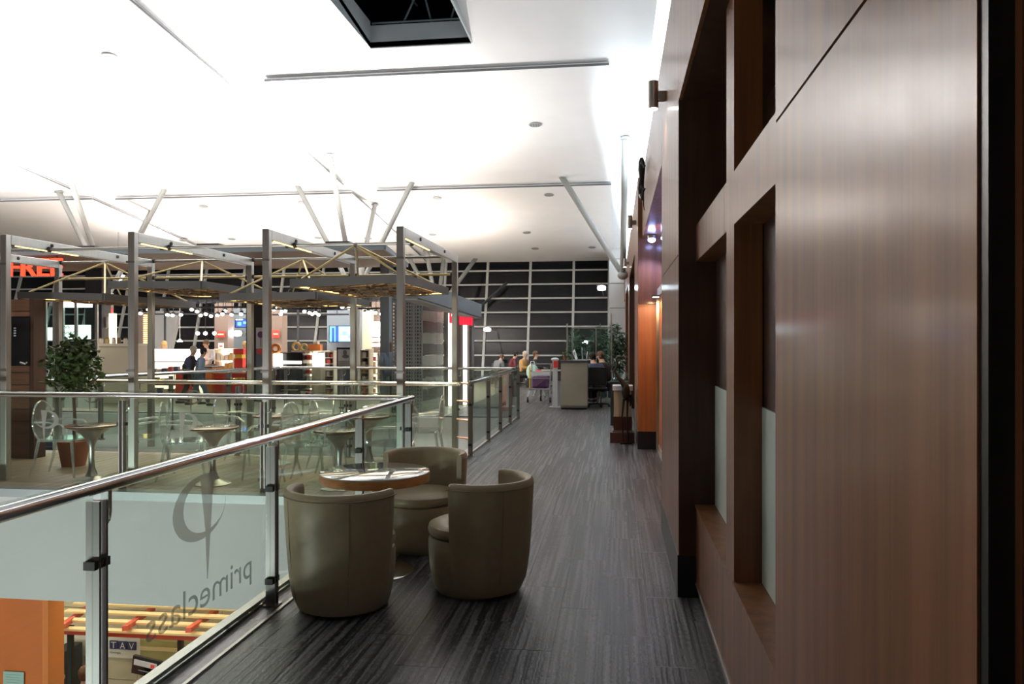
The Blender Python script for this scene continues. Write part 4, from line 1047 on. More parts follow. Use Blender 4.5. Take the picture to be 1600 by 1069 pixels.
for px, py, Y, l, k in ((370, 521, 24.4, 'glaring cold flood lamp above the red counters', 1.0), (761, 515, 29.5, 'glaring cold flood lamp on a facade mullion above the seated passengers', .9), (940, 450, 28.0, 'glaring cold flood lamp near the white end pier', 1.0), (914, 535, 29.0, 'small glaring lamp above the plants behind the desk', .7)):
    c = on(px, py, Y); t = thing('flood_lamp', l, 'lamp', c, 0)
    MB().blob((0, 0, 0), .15 * k, .06, .09 * k, 12, 8).build('lens', 'flood_glow', t, smooth=True)
    MB().box(-.16 * k, .04, -.10 * k, .16 * k, .12, .10 * k).build('housing', 'steel_dark', t)
    MB().tube([(0, .1, 0), (0, FY(c.z) - c.y - .1 if Y > 26 else .78, 0)], .02, 8).build('arm', 'steel_dark', t)
# monitor display and shelves
md = pthing('black_display_stand', 'black display stand with dark monitor and lit shelf', 'display', 450, 20.6)
pb(md, 'cabinet', 'shop_dark', 437, 573, 473, 600, 20.6, .5, z0=0.0)
pb(md, 'monitor', 'screen_black', 438, 551, 473, 573, 20.62, .3)
pb(md, 'lit_strip', 'shelf_glow', 440, 564, 471, 569, 20.60, .02)
for z in (.25, .5): MB().box(-.55, -.12, z, .30, 0, z + .02).build('shelf', 'shop_cream', md)
lc = pthing('light_column', 'white lit display column left of the black monitor stand', 'display', 431, 20.4)
pb(lc, 'shaft', 'white_glow', 427, 553, 437, 575, 20.4, .2); pb(lc, 'plinth', 'shop_dark', 427, 575, 437, 600, 20.4, .2, z0=0.0)
shelf_unit('shelf of red and pale goods right of the black monitor stand', 476, 488, 550, 20.8, 6, seed=11, per=2, plabel='packaged good on the shelf right of the monitor', prod=('product_white', 'product_red', 'product_white'))
wc = pthing('white_column', 'white glowing column display between two shop shelves', 'display', 494, 20.7)
pb(wc, 'shaft', 'white_glow', 489, 552, 500, 574, 20.7, .3); pb(wc, 'base', 'shop_cream', 489, 574, 501, 600, 20.7, .3, z0=0.0)
shelf_unit('narrow dark shelf left of the portrait poster', 507, 521, 548, 20.9, 7, seed=12, per=2, body='product_white', back='shop_brown', plabel='small pale good on the narrow dark shelf')
shelf_unit('shelf of pale goods right of the portrait poster', 563, 576, 546, 20.7, 6, seed=13, per=2, back='shop_brown', plabel='packaged good on the shelf right of the portrait')
shelf_unit('shelf of cosmetics below the white light box', 577, 590, 552, 21.4, 6, seed=14, per=2, plabel='small cosmetic on the shelf below the light box')
shelf_unit('shelf of goods beside the long-haired shopper', 591, 602, 548, 20.5, 6, seed=15, per=2, back='counter_glow', plabel='packaged good beside the long-haired shopper')
lb_ = pthing('light_box', 'large white wall light box with two shelf rows', 'light box', 596, 23.2, on(596, 548, 23.2).z)
pb(lb_, 'panel', 'white_glow', 581, 503, 612, 526, 23.3, .1)
for y in (528, 536): pb(lb_, 'lit_row', 'shelf_glow', 581, y, 612, y + 6, 23.3, .1)
for y in (526.5, 535, 543): pb(lb_, 'shelf', 'shop_brown', 581, y, 590, y + 1.6, 23.2, .12); pb(lb_, 'shelf', 'shop_brown', 600, y, 611, y + 1.6, 23.2, .12)
pp = pthing('portrait_poster', 'pale poster with a dark head silhouette on a display stand', 'poster', 540, 20.4)
pb(pp, 'stand', 'shop_bluegrey', 527, 573, 553, 600, 20.4, .3, z0=0.0); pb(pp, 'frame', 'screen_black', 526, 543, 554, 573, 20.42, .1)
pb(pp, 'sheet', 'cloth_pale', 528, 546, 552, 564, 20.40, .02); pb(pp, 'lower_sheet', 'shop_grey', 528, 564, 552, 572, 20.40, .02)
c = on(539, 551, 20.39) - pp.location
MB().blob((c.x, -.015, c.z), .055, .008, .075, 12, 8).build('head_shape', 'cloth_grey', pp); MB().blob((c.x + .02, -.015, c.z - .11), .10, .008, .05, 12, 8).build('shoulder_shape', 'cloth_grey', pp)
ob = pthing('orange_tray', 'orange boxes and rounds on top of the lit shop shelf', 'display', 492, 20.95, on(492, 548, 20.95).z)
pb(ob, 'box', 'shop_orange', 482, 538, 500, 548, 20.9, .2); pb(ob, 'box_lid', 'product_white', 489, 534, 496, 538, 20.92, .16)
for px, r_ in ((462, .11), (474, .09), (432, .11)):
    c = on(px, 545, 20.9) - ob.location
    if px > 440: MB().tube([(c.x + r_ * math.cos(a), 0, r_ + r_ * math.sin(a)) for a in [2 * PI * q / 16 for q in range(16)]], .035, 6, closed=True).build('round', 'product_gold', ob, smooth=True)
pb(ob, 'tray', 'product_white', 455, 548, 508, 550, 20.85, .3)
of = pthing('orange_flower_display', 'round orange ring display beside the lit column', 'display', 432, 20.55, on(432, 553, 20.4).z)
MB().tube([(.11 * math.cos(a), -.05, .14 + .11 * math.sin(a)) for a in [2 * PI * q / 16 for q in range(16)]], .05, 6, closed=True).build('ring', 'shop_orange', of, smooth=True)
MB().box(-.06, -.10, 0, .06, 0, .03).build('foot', 'product_gold', of)
# ---- perforated screen, striped wall, light pilasters with red signs, roof edge above
sb = thing('shop_box', 'shop corner block with perforated screen and striped wall', 'shop front', (on(650, 500, 17.0).x, 17.0, 0))
x0, x1 = on(613, 500, 17.0).x - sb.location.x, on(659, 500, 17.0).x - sb.location.x
ht = on(650, 466, 17.0).z
pf = MB()
nx = 11
for i in range(nx + 1):
    x = x0 + (x1 - x0) * i / nx; wv = .030 if i not in (4, 8) else .06
    pf.box(x - wv / 2, 0, 0, x + wv / 2, .03, ht)
for j in range(34):
    z = ht * j / 33; pf.box(x0, .004, z - .018, x1, .026, z + .018)
pf.build('perforated_screen', 'perf_metal', sb)['kind'] = 'stuff'
MB().box(x0, .25, 0, x1, .3, ht).build('screen_backing', 'void_black', sb)
x2 = on(693, 500, 18.6).x - sb.location.x
for j in range(10):                                     # striped side wall, running back along the corridor
    z0, z1 = ht * j / 10, ht * (j + 1) / 10
    for q in range(3):
        ua, ub = q / 3, (q + 1) / 3
        A_ = Vector((x1 + (x2 - x1) * ua, .0 + 1.6 * ua, 0)); B_ = Vector((x1 + (x2 - x1) * ub, 1.6 * ub, 0)); nn = Vector((-.06, .10, 0))
        g = Vector((0, 0, z0 + .006)); h_ = Vector((0, 0, z1 - .006)); e_ = (B_ - A_) * .01
        MB().add([A_ + e_ + g, B_ - e_ + g, B_ - e_ + h_, A_ + e_ + h_, A_ + nn + g, B_ + nn + g, B_ + nn + h_, A_ + nn + h_],
                 [(0, 1, 2, 3), (7, 6, 5, 4), (0, 4, 5, 1), (1, 5, 6, 2), (2, 6, 7, 3), (3, 7, 4, 0)]).build('stripe_panel', 'stripe_dark' if j % 2 else 'stripe_light', sb)
for k, (a_, b_, Y) in enumerate(((694, 712, 18.8), (715, 737, 19.2))):
    t = pthing('light_pilaster', ['metal pilaster with tall white light tube beside the striped wall', 'metal pilaster with tall white light tube at the outer shop corner'][k], 'pilaster', (a_ + b_) / 2, Y, 0, 'pilasters with light tubes')
    pb(t, 'shaft', 'pilaster_metal', a_, 470, b_, 600, Y, .35, z0=0.0)
    m_ = (a_ + b_) / 2 + 1
    pb(t, 'flute', 'steel_dark', a_ + 2, 476, a_ + 4, 600, Y - .03, .03, z0=0.0); pb(t, 'flute', 'steel_dark', b_ - 4, 476, b_ - 2, 600, Y - .03, .03, z0=0.0)
    c = on(m_, 500, Y) - t.location
    MB().tube([(c.x, -.05, .02), (c.x, -.05, on(m_, 476, Y).z)], .045, 12).build('light_tube', 'tube_glow', t, smooth=True)
s1 = pthing('shop_sign', 'narrow red sign with white square mark on a pilaster', 'sign', 706, 18.66, on(706, 505, 18.66).z)
pb(s1, 'board', 'sign_pink', 702, 480, 711, 505, 18.64, .04); pb(s1, 'mark', 'white_glow', 705.5, 487, 710, 494, 18.62, .015)
s2 = pthing('shop_sign', 'wide red illuminated sign at the outer shop corner', 'sign', 727, 19.06, on(727, 508, 19.06).z)
pb(s2, 'board', 'cloth_red', 717, 489, 739, 508, 19.06, .03)
for q in range(5):
    x_ = 717.6 + q * 4.3; pb(s2, 'character', 'sign_pink', x_, 488 + .3 * q, x_ + 3.4, 507.5 + .2 * q, 19.02, .03)
re_ = thing('roof_edge', 'blue-grey roof edge beam over the striped shop wall', 'beam', (-3.6, 15.6, 2.35))
A_, B_ = on(640, 452, 14.2), on(742, 486, 19.6)
L_ = re_.location
MB().bar(A_ - L_, B_ - L_, .35, .34).build('beam', 'bulkhead_edge', re_)
MB().bar(A_ - L_ + Vector((0, 0, -.19)), B_ - L_ + Vector((0, 0, -.19)), .30, .03).build('soffit_strip', 'shop_grey', re_)
# ================================================================== PEOPLE
SKINS = []
def skin_obj(name, pts, edges, m, parent, root=0, sub=1):
    """pts: (x,y,z,r); grown with Skin + Subdivision, turned into a plain mesh at the end"""
    me = bpy.data.meshes.new(name); me.from_pydata([p[:3] for p in pts], edges, []); me.update()
    o = bpy.data.objects.new(name, me); COL.objects.link(o); o.parent = parent
    o.modifiers.new('skin', 'SKIN')
    for i, p in enumerate(pts):
        d = me.skin_vertices[0].data[i]; r = p[3] if isinstance(p[3], tuple) else (p[3], p[3]); d.radius = r; d.use_root = (i == root)
    s = o.modifiers.new('sub', 'SUBSURF'); s.levels = sub; s.render_levels = sub
    SKINS.append((o, MATS[m])); return o
def person(label, loc, rz, shirt, trousers, hair, pose='stand', k=1.0, lean=0.0, arms='down', long_hair=False, group=None, look=(0, 0)):
    t = thing('person', label, 'person', loc, rz, group)
    sit = pose == 'sit'
    hz_ = .50 if sit else .93
    def up(x, y, z):                    # upper body, z measured above the hip, bent forward by lean
        return (x * k, (y + math.sin(lean) * z) * k, (hz_ + math.cos(lean) * z) * k)
    hip = (0, 0, hz_ * k); sp = up(0, 0, .20); ch = up(0, .01, .42); nk = up(0, .02, .56); hd = up(look[0], .05 + look[1], .66); tp = up(look[0], .06 + look[1], .77)
    pts = [(*hip, (.125 * k, .10 * k)), (*sp, (.12 * k, .09 * k)), (*ch, (.145 * k, .10 * k)), (*nk, .052 * k), (*hd, (.072 * k, .085 * k)), (*tp, (.062 * k, .07 * k))]
    ed = [(0, 1), (1, 2), (2, 3), (3, 4), (4, 5)]
    shirt_p = [(*hip, (.165 * k, .135 * k)), (*sp, (.165 * k, .13 * k)), (*ch, (.195 * k, .145 * k)), (*up(0, .015, .52), (.10 * k, .085 * k))]; shirt_e = [(0, 1), (1, 2), (2, 3)]
    tr_p = [(*hip, (.168 * k, .14 * k))]; tr_e = []; feet = []; hands = []
    for s in (-1, 1):
        sh = up(.185 * s, 0, .46)
        if arms == 'front': el, wr = up(.24 * s, .10, .22), up(.12 * s, .32, .20)
        elif arms == 'bent': el, wr = up(.25 * s, -.04, .20), up(.20 * s, .22, .16)
        else: el, wr = up(.24 * s, -.02, .18), up(.25 * s, .06, -.06)
        i = len(pts); pts += [(*sh, .056 * k), (*el, .042 * k), (*wr, .030 * k)]; ed += [(2, i), (i, i + 1), (i + 1, i + 2)]
        w = Vector(wr); d = (w - Vector(el)).normalized(); sd = d.cross(Vector((0, 0, 1)))
        sd = sd.normalized() if sd.length > .1 else Vector((1, 0, 0))
        pm_ = w + d * .07 * k; pts.append((*pm_, .026 * k)); ed.append((i + 2, i + 3))
        for q, l in ((-1.5, .07), (-.5, .085), (.5, .08), (1.5, .065)):
            b1 = pm_ + sd * q * .017 * k + d * .03 * k; b2 = b1 + d * l * .6 * k + Vector((0, 0, -.02 * k))
            pts += [(*b1, .0095 * k), (*b2, .008 * k)]; ed += [(i + 3, len(pts) - 2), (len(pts) - 2, len(pts) - 1)]
        th = w + sd * .035 * k + d * .04 * k; pts += [(*th, .010 * k), (*(th + d * .035 * k + sd * .012 * k), .008 * k)]; ed += [(i + 2, len(pts) - 2), (len(pts) - 2, len(pts) - 1)]
        j = len(shirt_p); shirt_p += [(*sh, .092 * k), (*el, .070 * k), (*(Vector(el) * .15 + w * .85), .052 * k)]; shirt_e += [(2, j), (j, j + 1), (j + 1, j + 2)]
        hp = (.10 * s * k, 0, (hz_ - .04) * k)
        if sit: kn, an = (.12 * s * k, .42 * k, .49 * k), (.12 * s * k, .46 * k, .09 * k)
        elif pose == 'walk': kn, an = (.09 * s * k, (.12 * s + .06) * k, .50 * k), (.08 * s * k, (.27 * s - (.04 if s < 0 else 0)) * k, (.09 if s > 0 else .13) * k)
        else: kn, an = (.10 * s * k, .02 * k, .50 * k), (.11 * s * k, 0, .09 * k)
        toe = (an[0], an[1] + .15 * k, max(.03 * k, an[2] - .05 * k))
        i = len(pts); pts += [(*hp, .085 * k), (*kn, .058 * k), (*an, .038 * k), (*toe, .030 * k)]; ed += [(0, i), (i, i + 1), (i + 1, i + 2), (i + 2, i + 3)]
        j = len(tr_p); tr_p += [(*hp, .118 * k), (*kn, .086 * k), (*an, .066 * k)]; tr_e += [(0, j), (j, j + 1), (j + 1, j + 2)]
        feet.append((an, toe))
    skin_obj('body', pts, ed, 'skin_tone', t)
    skin_obj('shirt', shirt_p, shirt_e, shirt, t); skin_obj('trousers', tr_p, tr_e, trousers, t)
    for an, toe in feet:
        MB().tube([(an[0], an[1] - .06 * k, .045 * k + an[2] - .09 * k), (an[0], an[1] + .02 * k, .05 * k + an[2] - .09 * k), (toe[0], toe[1] + .03 * k, .035 * k + an[2] - .09 * k)], [.035 * k, .045 * k, .03 * k], 8).build('shoe', 'cloth_black', t, smooth=True)
    H_ = Vector(up(look[0], .045 + look[1], .74))
    hb = MB().blob(H_ + Vector((0, -.022 * k, .004 * k)), .094 * k, .104 * k, .096 * k, 12, 8).blob(H_ + Vector((0, -.055 * k, -.05 * k)), .082 * k, .060 * k, .085 * k, 10, 6)
    if long_hair: hb.blob(H_ + Vector((0, -.065 * k, -.12 * k)), .085 * k, .05 * k, .19 * k, 10, 8)
    hb.build('hair', hair, t, smooth=True)
    F_ = Vector(up(look[0], .045 + look[1], .685))
    for s in (-1, 1):
        MB().blob(F_ + Vector((.030 * s * k, .092 * k, .012 * k)), .010 * k, .006 * k, .007 * k, 6, 4).build('eye', 'hair_black', t)
        MB().blob(F_ + Vector((.088 * s * k, .0, .0)), .012 * k, .020 * k, .030 * k, 6, 5).build('ear', 'skin_tone', t)
    MB().blob(F_ + Vector((0, .108 * k, -.014 * k)), .012 * k, .018 * k, .022 * k, 6, 5).build('nose', 'skin_tone', t)
    MB().blob(F_ + Vector((0, .092 * k, -.052 * k)), .024 * k, .008 * k, .006 * k, 6, 4).build('mouth', 'product_red', t)
    return t
def spx(px, Y): return (on(px, CYP, Y).x, Y, 0)
# the walking pair in front of the red counters
person('person in black with pale hair walking beside the backpack wearer', spx(296, 18.4), -.9, 'cloth_black', 'cloth_black', 'hair_white', 'walk', .86, .12)
bp_ = person('person in blue shirt and jeans walking with a dark backpack', spx(310, 18.0), -.9, 'cloth_blue', 'cloth_denim', 'hair_black', 'walk', .84, .16, 'bent')
bk = thing('backpack', 'dark navy backpack worn by the walker in jeans', 'backpack', Vector(spx(310, 18.0)) + Vector((-.17, -.12, .88)), -.9)
MB().blob((0, -.03, .16), .15, .10, .20, 12, 8).build('bag', 'cloth_navy', bk, smooth=True); MB().blob((0, -.12, .10), .10, .05, .10, 10, 6).build('pocket', 'cloth_black', bk, smooth=True)
for s in (-1, 1): MB().tube([(.08 * s, .0, .30), (.09 * s, .10, .34), (.09 * s, .17, .22), (.09 * s, .06, .04)], .014, 6).build('strap', 'cloth_black', bk)
person('shop worker in pale shirt standing behind the orange till', spx(324, 21.28), PI, 'cloth_pale', 'cloth_grey', 'hair_brown', 'stand', .95, .05, 'front')
person('blond person in white behind the sweets display', spx(258, 21.5), PI - .3, 'product_white', 'cloth_grey', 'hair_blond', 'stand', .93, .03, 'bent', True)
person('fair-haired person in white behind the promotional tower', spx(383, 21.8), PI + .4, 'product_white', 'cloth_black', 'hair_blond', 'stand', .92, .05, 'bent')
person('long-haired shopper in blue beside the perforated screen', spx(608, 19.8), .4, 'cloth_blue', 'cloth_denim', 'hair_brown', 'stand', .92, .02, 'bent', True)
# seated passengers by the facade
for px, l in ((784, 'grey passenger bench under the passenger in maroon'), (825, 'grey passenger bench under the passenger in tan')):
    t = pthing('passenger_bench', l, 'bench', px, 28.75 if px < 800 else 27.6, 0)
    MB().box(-.44, -.22, .40, .44, .25, .44).build('seat', 'shop_dark', t); MB().box(-.44, .27, .44, .44, .31, .78).build('backrest', 'shop_dark', t)
    for s in (-.38, .38): MB().box(s - .03, -.2, 0, s + .03, .22, .40).build('leg', 'steel_dark', t)
person('seated passenger in maroon bending forward by the facade', (spx(796, 28.6)[0], 28.70, -.03), -1.2, 'cloth_maroon', 'cloth_black', 'hair_black', 'sit', .98, .30, 'front')
person('seated passenger in tan top next to a dark-haired companion', (spx(816, 27.5)[0], 27.55, -.03), -1.9, 'cloth_tan', 'cloth_black', 'hair_white', 'sit', .98, .12, 'front')
person('seated passenger in black reclining beside the one in tan', (spx(837, 27.5)[0], 27.55, -.03), -1.4, 'cloth_black', 'cloth_black', 'hair_brown', 'sit', .98, -.05, 'front')
person('seated passenger in dark clothes low behind the maroon passenger', (spx(773, 28.6)[0], 28.68, -.03), -.6, 'cloth_grey', 'cloth_black', 'hair_brown', 'sit', .94, .55, 'front')
mb_ = pthing('mint_bag', 'mint green and white bag beside the passenger in tan', 'bag', 832, 26.7, 0)
MB().blob((0, 0, .55), .22, .14, .28, 12, 8).build('bag', 'cloth_mint', mb_, smooth=True); MB().tube([(-.1, 0, .75), (-.05, 0, .92), (.05, 0, .92), (.1, 0, .75)], .012, 6).build('handle', 'paper', mb_); MB().box(-.2, -.13, 0, .2, .13, .32).build('crate', 'cloth_black', mb_)
# ================================================================== END OF THE CORRIDOR
# luggage cart
lc_ = thing('luggage_cart', 'white tube luggage cart with purple bag beyond the railing', 'cart', (-2.02, 20.6, 0))
for s in (-1, 1):
    MB().tube([(.30 * s, -.28, .10), (.26 * s, -.05, .30), (.24 * s, .20, .34), (.27 * s, .42, .95), (.27 * s, .44, 1.02)], .018, 8).build('side_tube', 'strut_white', lc_, smooth=True)
    MB().tube([(.10 * s, -.1, .32), (.16 * s, -.3, .16)], .016, 8).build('fork', 'strut_white', lc_)
    w_ = MB().tube([(.30 * s - .02, -.28, .075), (.30 * s + .02, -.28, .075)], .075, 14).build('wheel', 'black_rubber', lc_)
    MB().tube([(.30 * s - .03, -.28, .075), (.30 * s + .03, -.28, .075)], .02, 8).build('hub', 'steel', w_)
MB().tube([(-.02, .25, .075), (.02, .25, .075)], .075, 14).build('wheel', 'black_rubber', lc_)
MB().bar((0, .25, .15), (0, .25, .33), .04).build('fork', 'strut_white', lc_)
for z, y in ((.34, -.1), (.34, .2), (.62, .0), (.80, .05), (1.0, .44)): MB().tube([(-.26, y, z), (.26, y, z)], .014, 8).build('cross_tube', 'strut_white', lc_)
for x in (-.27, .27): MB().tube([(x, -.05, .30), (x, -.05, .82), (x, .42, .82)], .013, 8).build('basket_tube', 'strut_white', lc_)
MB().box(-.27, -.06, .70, .27, -.045, .80).build('front_plate', 'panel_white', lc_)
MB().bar((-.27, -.06, .36), (-.27, -.06, .95), .03).build('yellow_post', 'shop_yellow', lc_)
bg_ = thing('travel_bag', 'purple travel bag lying in the luggage cart', 'bag', (-2.02, 20.72, .36))
MB().box(-.22, -.12, 0, .22, .16, .32).build('body', 'cloth_purple', bg_, bevel=.05); MB().bar((-.1, -.13, .06), (.12, -.13, .24), .10, .005).build('print', 'cloth_tan', bg_); MB().tube([(-.08, 0, .30), (-.04, 0, .40), (.04, 0, .40), (.08, 0, .30)], .014, 6).build('handle', 'cloth_black', bg_)
pk = thing('small_bag', 'magenta bag squeezed on top of the purple travel bag', 'bag', (-2.08, 20.86, .71))
MB().blob((0, 0, .06), .13, .07, .085, 10, 6).build('pouch', 'sign_pink' if False else 'product_red', pk, smooth=True); MB().tube([(-.05, 0, .12), (0, 0, .17), (.05, 0, .12)], .008, 5).build('strap', 'cloth_purple', pk)
# red waste bin and white sanitiser post
rbin = thing('red_bin', 'red bin behind the end of the corridor railing', 'bin', (-2.55, 17.9, 0))
MB().lathe([(.14, 0), (.16, .05), (.17, .85), (.15, .92), (.12, .94)], 18).build('body', 'shop_red', rbin, smooth=True); MB().lathe([(.165, .70), (.178, .71), (.178, .76), (.165, .77)], 18).build('band', 'steel', rbin)
sp_ = thing('sanitiser_post', 'slim white and red dispenser post left of the desk', 'post', (-1.48, 18.9, 0))
MB().box(-.06, -.05, .02, .06, .05, 1.16).build('post', 'panel_white', sp_); MB().box(-.03, -.09, .98, .08, -.05, 1.14).build('dispenser', 'shop_red', sp_); MB().box(-.14, -.12, 0, .14, .12, .02).build('foot', 'panel_white', sp_); MB().blob((0, -.02, 1.18), .10, .07, .05, 10, 6).build('cap', 'panel_white', sp_, smooth=True)
# reception desk
dk = thing('reception_desk', 'stone faced reception desk at the end of the corridor', 'desk', (-.98, 18.35, 0))
MB().box(-.32, 0, .08, .31, .02, 1.13).build('front_panel', 'desk_panel', dk); MB().box(-.32, .02, .08, -.29, 1.6, 1.13).build('side_panel', 'desk_panel', dk)
MB().box(.28, .02, .08, .31, .45, 1.13).build('side_panel', 'desk_panel', dk); MB().box(-.31, .03, 0, .30, 1.5, .08).build('toe_kick', 'plinth', dk)
MB().box(-.34, -.02, 1.13, .33, .55, 1.17).build('top', 'shop_dark', dk); MB().box(-.325, -.012, .04, .315, .0, .10).build('kick_strip', 'steel_dark', dk)
MB().box(-.30, .55, .72, .10, 1.6, .75).build('work_surface', 'shop_dark', dk)
dp_ = thing('desk_plant', 'small potted plant on the desk corner', 'plant', (-1.21, 18.55, 1.17))
MB().lathe([(.04, 0), (.055, .09), (.06, .10)], 12).build('pot', 'terracotta', dp_)
lm = MB()
for q in range(60): leaf(lm, (rl.gauss(0, .04), rl.gauss(0, .04), .10 + rl.random() * .10), .07, .025, rl)
lm.build('foliage', 'leaf', dp_)['kind'] = 'stuff'
for q, (x, y, w, hh, a_, l) in enumerate(((-.93, 18.62, .16, .24, .35, 'tilted white leaflet holder on the desk'), (-.80, 18.70, .13, .30, -.1, 'tall white screen back on the desk'), (-.70, 18.75, .22, .16, .0, 'low white paper stack holder at the desk end'))):
    t = thing('leaflet_holder', l, 'holder', (x, y, 1.17), a_)
    MB().bar((0, 0, .02), (-.06 + .04 * q, .08, hh), w, .012, up=(1, 0, 0)).build('back', 'paper', t); MB().box(-w / 2, -.05, 0, w / 2, .06, .02).build('foot', 'panel_white', t); MB().bar((0, -.02, .03), (-.05 + .04 * q, .05, hh * .8), w * .8, .008, up=(1, 0, 0)).build('sheet', 'cloth_blue', t)
person('desk clerk in dark navy seated behind the reception desk, bent over', (-.45, 19.25, .06), .5, 'cloth_navy', 'cloth_black', 'hair_black', 'sit', 1.0, .35, 'front')
person('visitor with brown hair sitting beside the clerk in navy', (-.22, 19.85, .04), .9, 'cloth_black', 'cloth_black', 'hair_brown', 'sit', 1.02, .25, 'front')
oc = thing('office_chair', 'black office chair of the desk clerk with star base', 'chair', (-.44, 19.2, 0))
MB().box(-.23, -.22, .42, .23, .22, .48).build('seat', 'black_rubber', oc, bevel=.02); MB().tube([(0, 0, .08), (0, 0, .42)], .03, 8).build('column', 'steel_dark', oc)
MB().box(-.22, -.30, .55, .22, -.25, 1.0).build('backrest', 'black_rubber', oc, bevel=.02)
for q in range(5):
    a_ = q * 2 * PI / 5; o = MB().bar((0, 0, .09), (.28 * math.cos(a_), .28 * math.sin(a_), .07), .04, .03).build('base_arm', 'plinth', oc)
    MB().blob((.28 * math.cos(a_), .28 * math.sin(a_), .03), .03, .03, .03, 8, 6).build('castor', 'black_rubber', o)
st = thing('stool', 'low dark stool of the visitor beside the clerk', 'stool', (-.22, 19.82, 0))
MB().box(-.2, -.2, .38, .2, .2, .46).build('seat', 'black_rubber', st)
for a_, b_ in ((-.16, -.16), (.16, -.16), (.16, .16), (-.16, .16)): MB().box(a_ - .015, b_ - .015, 0, a_ + .015, b_ + .015, .38).build('leg', 'steel_dark', st)
# glass screen and plants behind the desk
gp = thing('glass_partition', 'tall glass partition with slim posts behind the reception desk', 'partition', (-.6, 21.5, 0))
for x in (-.60, .06, .48): MB().box(x - .02, -.02, 0, x + .02, .02, 1.98 if x < .2 else 2.4).build('post', 'steel', gp)
for a_, b_ in ((-.58, .04), (.08, .46)): MB().box(a_, -.006, .05, b_, .006, 1.98).build('pane', 'screen_glass', gp)
MB().box(-.70, -.9, .6, -.68, -.02, 2.08).build('side_pane', 'screen_glass', gp); MB().box(-.62, -.015, 1.98, .50, .015, 2.01).build('top_rail', 'steel', gp)
MB().box(-.71, -.92, 0, -.67, -.88, 2.1).build('post', 'steel', gp)
for q, (x, y, hh, l) in enumerate(((-1.10, 22.5, 1.95, 'bushy green plant in box behind the glass partition, next to the facade lamp'), (-.50, 22.9, 2.05, 'bushy green plant in the middle of the row behind the glass partition'), (.02, 22.4, 2.10, 'dark leafy plant behind the partition, touching the wood wall side'))):
    t = thing('potted_shrub', l, 'plant', (x, y, 0), 0, 'plants behind the glass partition')
    MB().box(-.24, -.18, 0, .24, .18, .55).build('planter', 'shop_dark', t, bevel=.02)
    for s in (-.08, .08): MB().tube([(s, 0, .5), (s * 1.5, .02, 1.2)], [.015, .008], 6).build('stem', 'bark', t)
    lm = MB()
    for z_ in range(650):
        u = Vector((rl.gauss(0, 1), rl.gauss(0, 1), rl.gauss(0, 1))).normalized() * rl.random() ** .4
        leaf(lm, (u.x * .30, u.y * .24, (hh + .55) / 2 + .05 + u.z * (hh - .55) / 2), rl.uniform(.12, .20), rl.uniform(.04, .06), rl)
    lm.build('foliage', 'leaf_far', t)['kind'] = 'stuff'
# bird sculpture and pedestals
pd = thing('pedestal', 'dark wood pedestal with pale box for the bird sculpture', 'pedestal', (.10, 12.65, 0))
MB().box(-.19, -.20, 0, .20, .22, .17).build('plinth', 'maroon_wood', pd, bevel=.008); MB().box(-.15, -.16, .17, .17, .18, .20).build('step', 'steel_dark', pd)
MB().box(-.135, -.15, .20, .16, .17, .42).build('lower_box', 'maroon_wood', pd); MB().box(-.13, -.14, .42, .155, .16, .84).build('upper_box', 'pedestal', pd); MB().box(-.15, -.16, .84, .175, .18, .92).build('cap', 'panel_white', pd, bevel=.006)
bd = thing('bird_sculpture', 'dark bronze long-necked bird sculpture before the pedestal', 'sculpture', (.11, 12.36, 0))
MB().tube([(-.10, 0, 1.36), (-.085, 0, 1.29), (-.10, 0, 1.22), (-.13, 0, 1.17), (-.09, 0, 1.08), (-.02, 0, 1.0), (.03, 0, .92)], [.014, .018, .018, .02, .024, .036, .05], 10).build('neck', 'bronze', bd, smooth=True)
MB().tube([(-.10, 0, 1.35), (-.07, 0, 1.385), (-.045, 0, 1.385)], [.015, .024, .018], 8).build('head', 'bronze', bd, smooth=True); MB().tube([(-.05, 0, 1.385), (.03, 0, 1.372)], [.010, .003], 6).build('beak', 'bronze', bd)
MB().blob((.05, 0, .84), .065, .06, .15, 12, 8).build('body', 'bronze', bd, smooth=True); MB().tube([(.10, 0, .78), (.13, 0, .66), (.12, 0, .60)], [.04, .025, .01], 8).build('tail', 'bronze', bd, smooth=True)
for s in (-1, 1):
    MB().tube([(.05 + .03 * s, .02 * s, .72), (.03 + .04 * s, .02 * s, .42), (.05 + .04 * s, .02 * s, .03)], [.02, .012, .012], 8).build('leg', 'bronze', bd, smooth=True)
    MB().bar((.0 + .04 * s, .02 * s, .012), (.10 + .04 * s, .02 * s, .012), .06, .024).build('foot', 'bronze', bd)
    MB().blob((.06, .05 * s, .85), .05, .02, .12, 10, 6).build('wing', 'bronze', bd, smooth=True)
dc = thing('display_case', 'small dark case with glinting objects behind the bird sculpture', 'display case', (.06, 15.2, 0))
MB().box(-.16, -.2, 0, .18, .2, .85).build('cabinet', 'shop_dark', dc); MB().box(-.16, -.2, .85, .18, .2, 1.05).build('glass_box', 'screen_glass', dc)
for x in (-.08, .02, .10): MB().blob((x, -.05, .89), .03, .03, .035, 8, 6).build('trinket', 'chrome', dc, smooth=True)

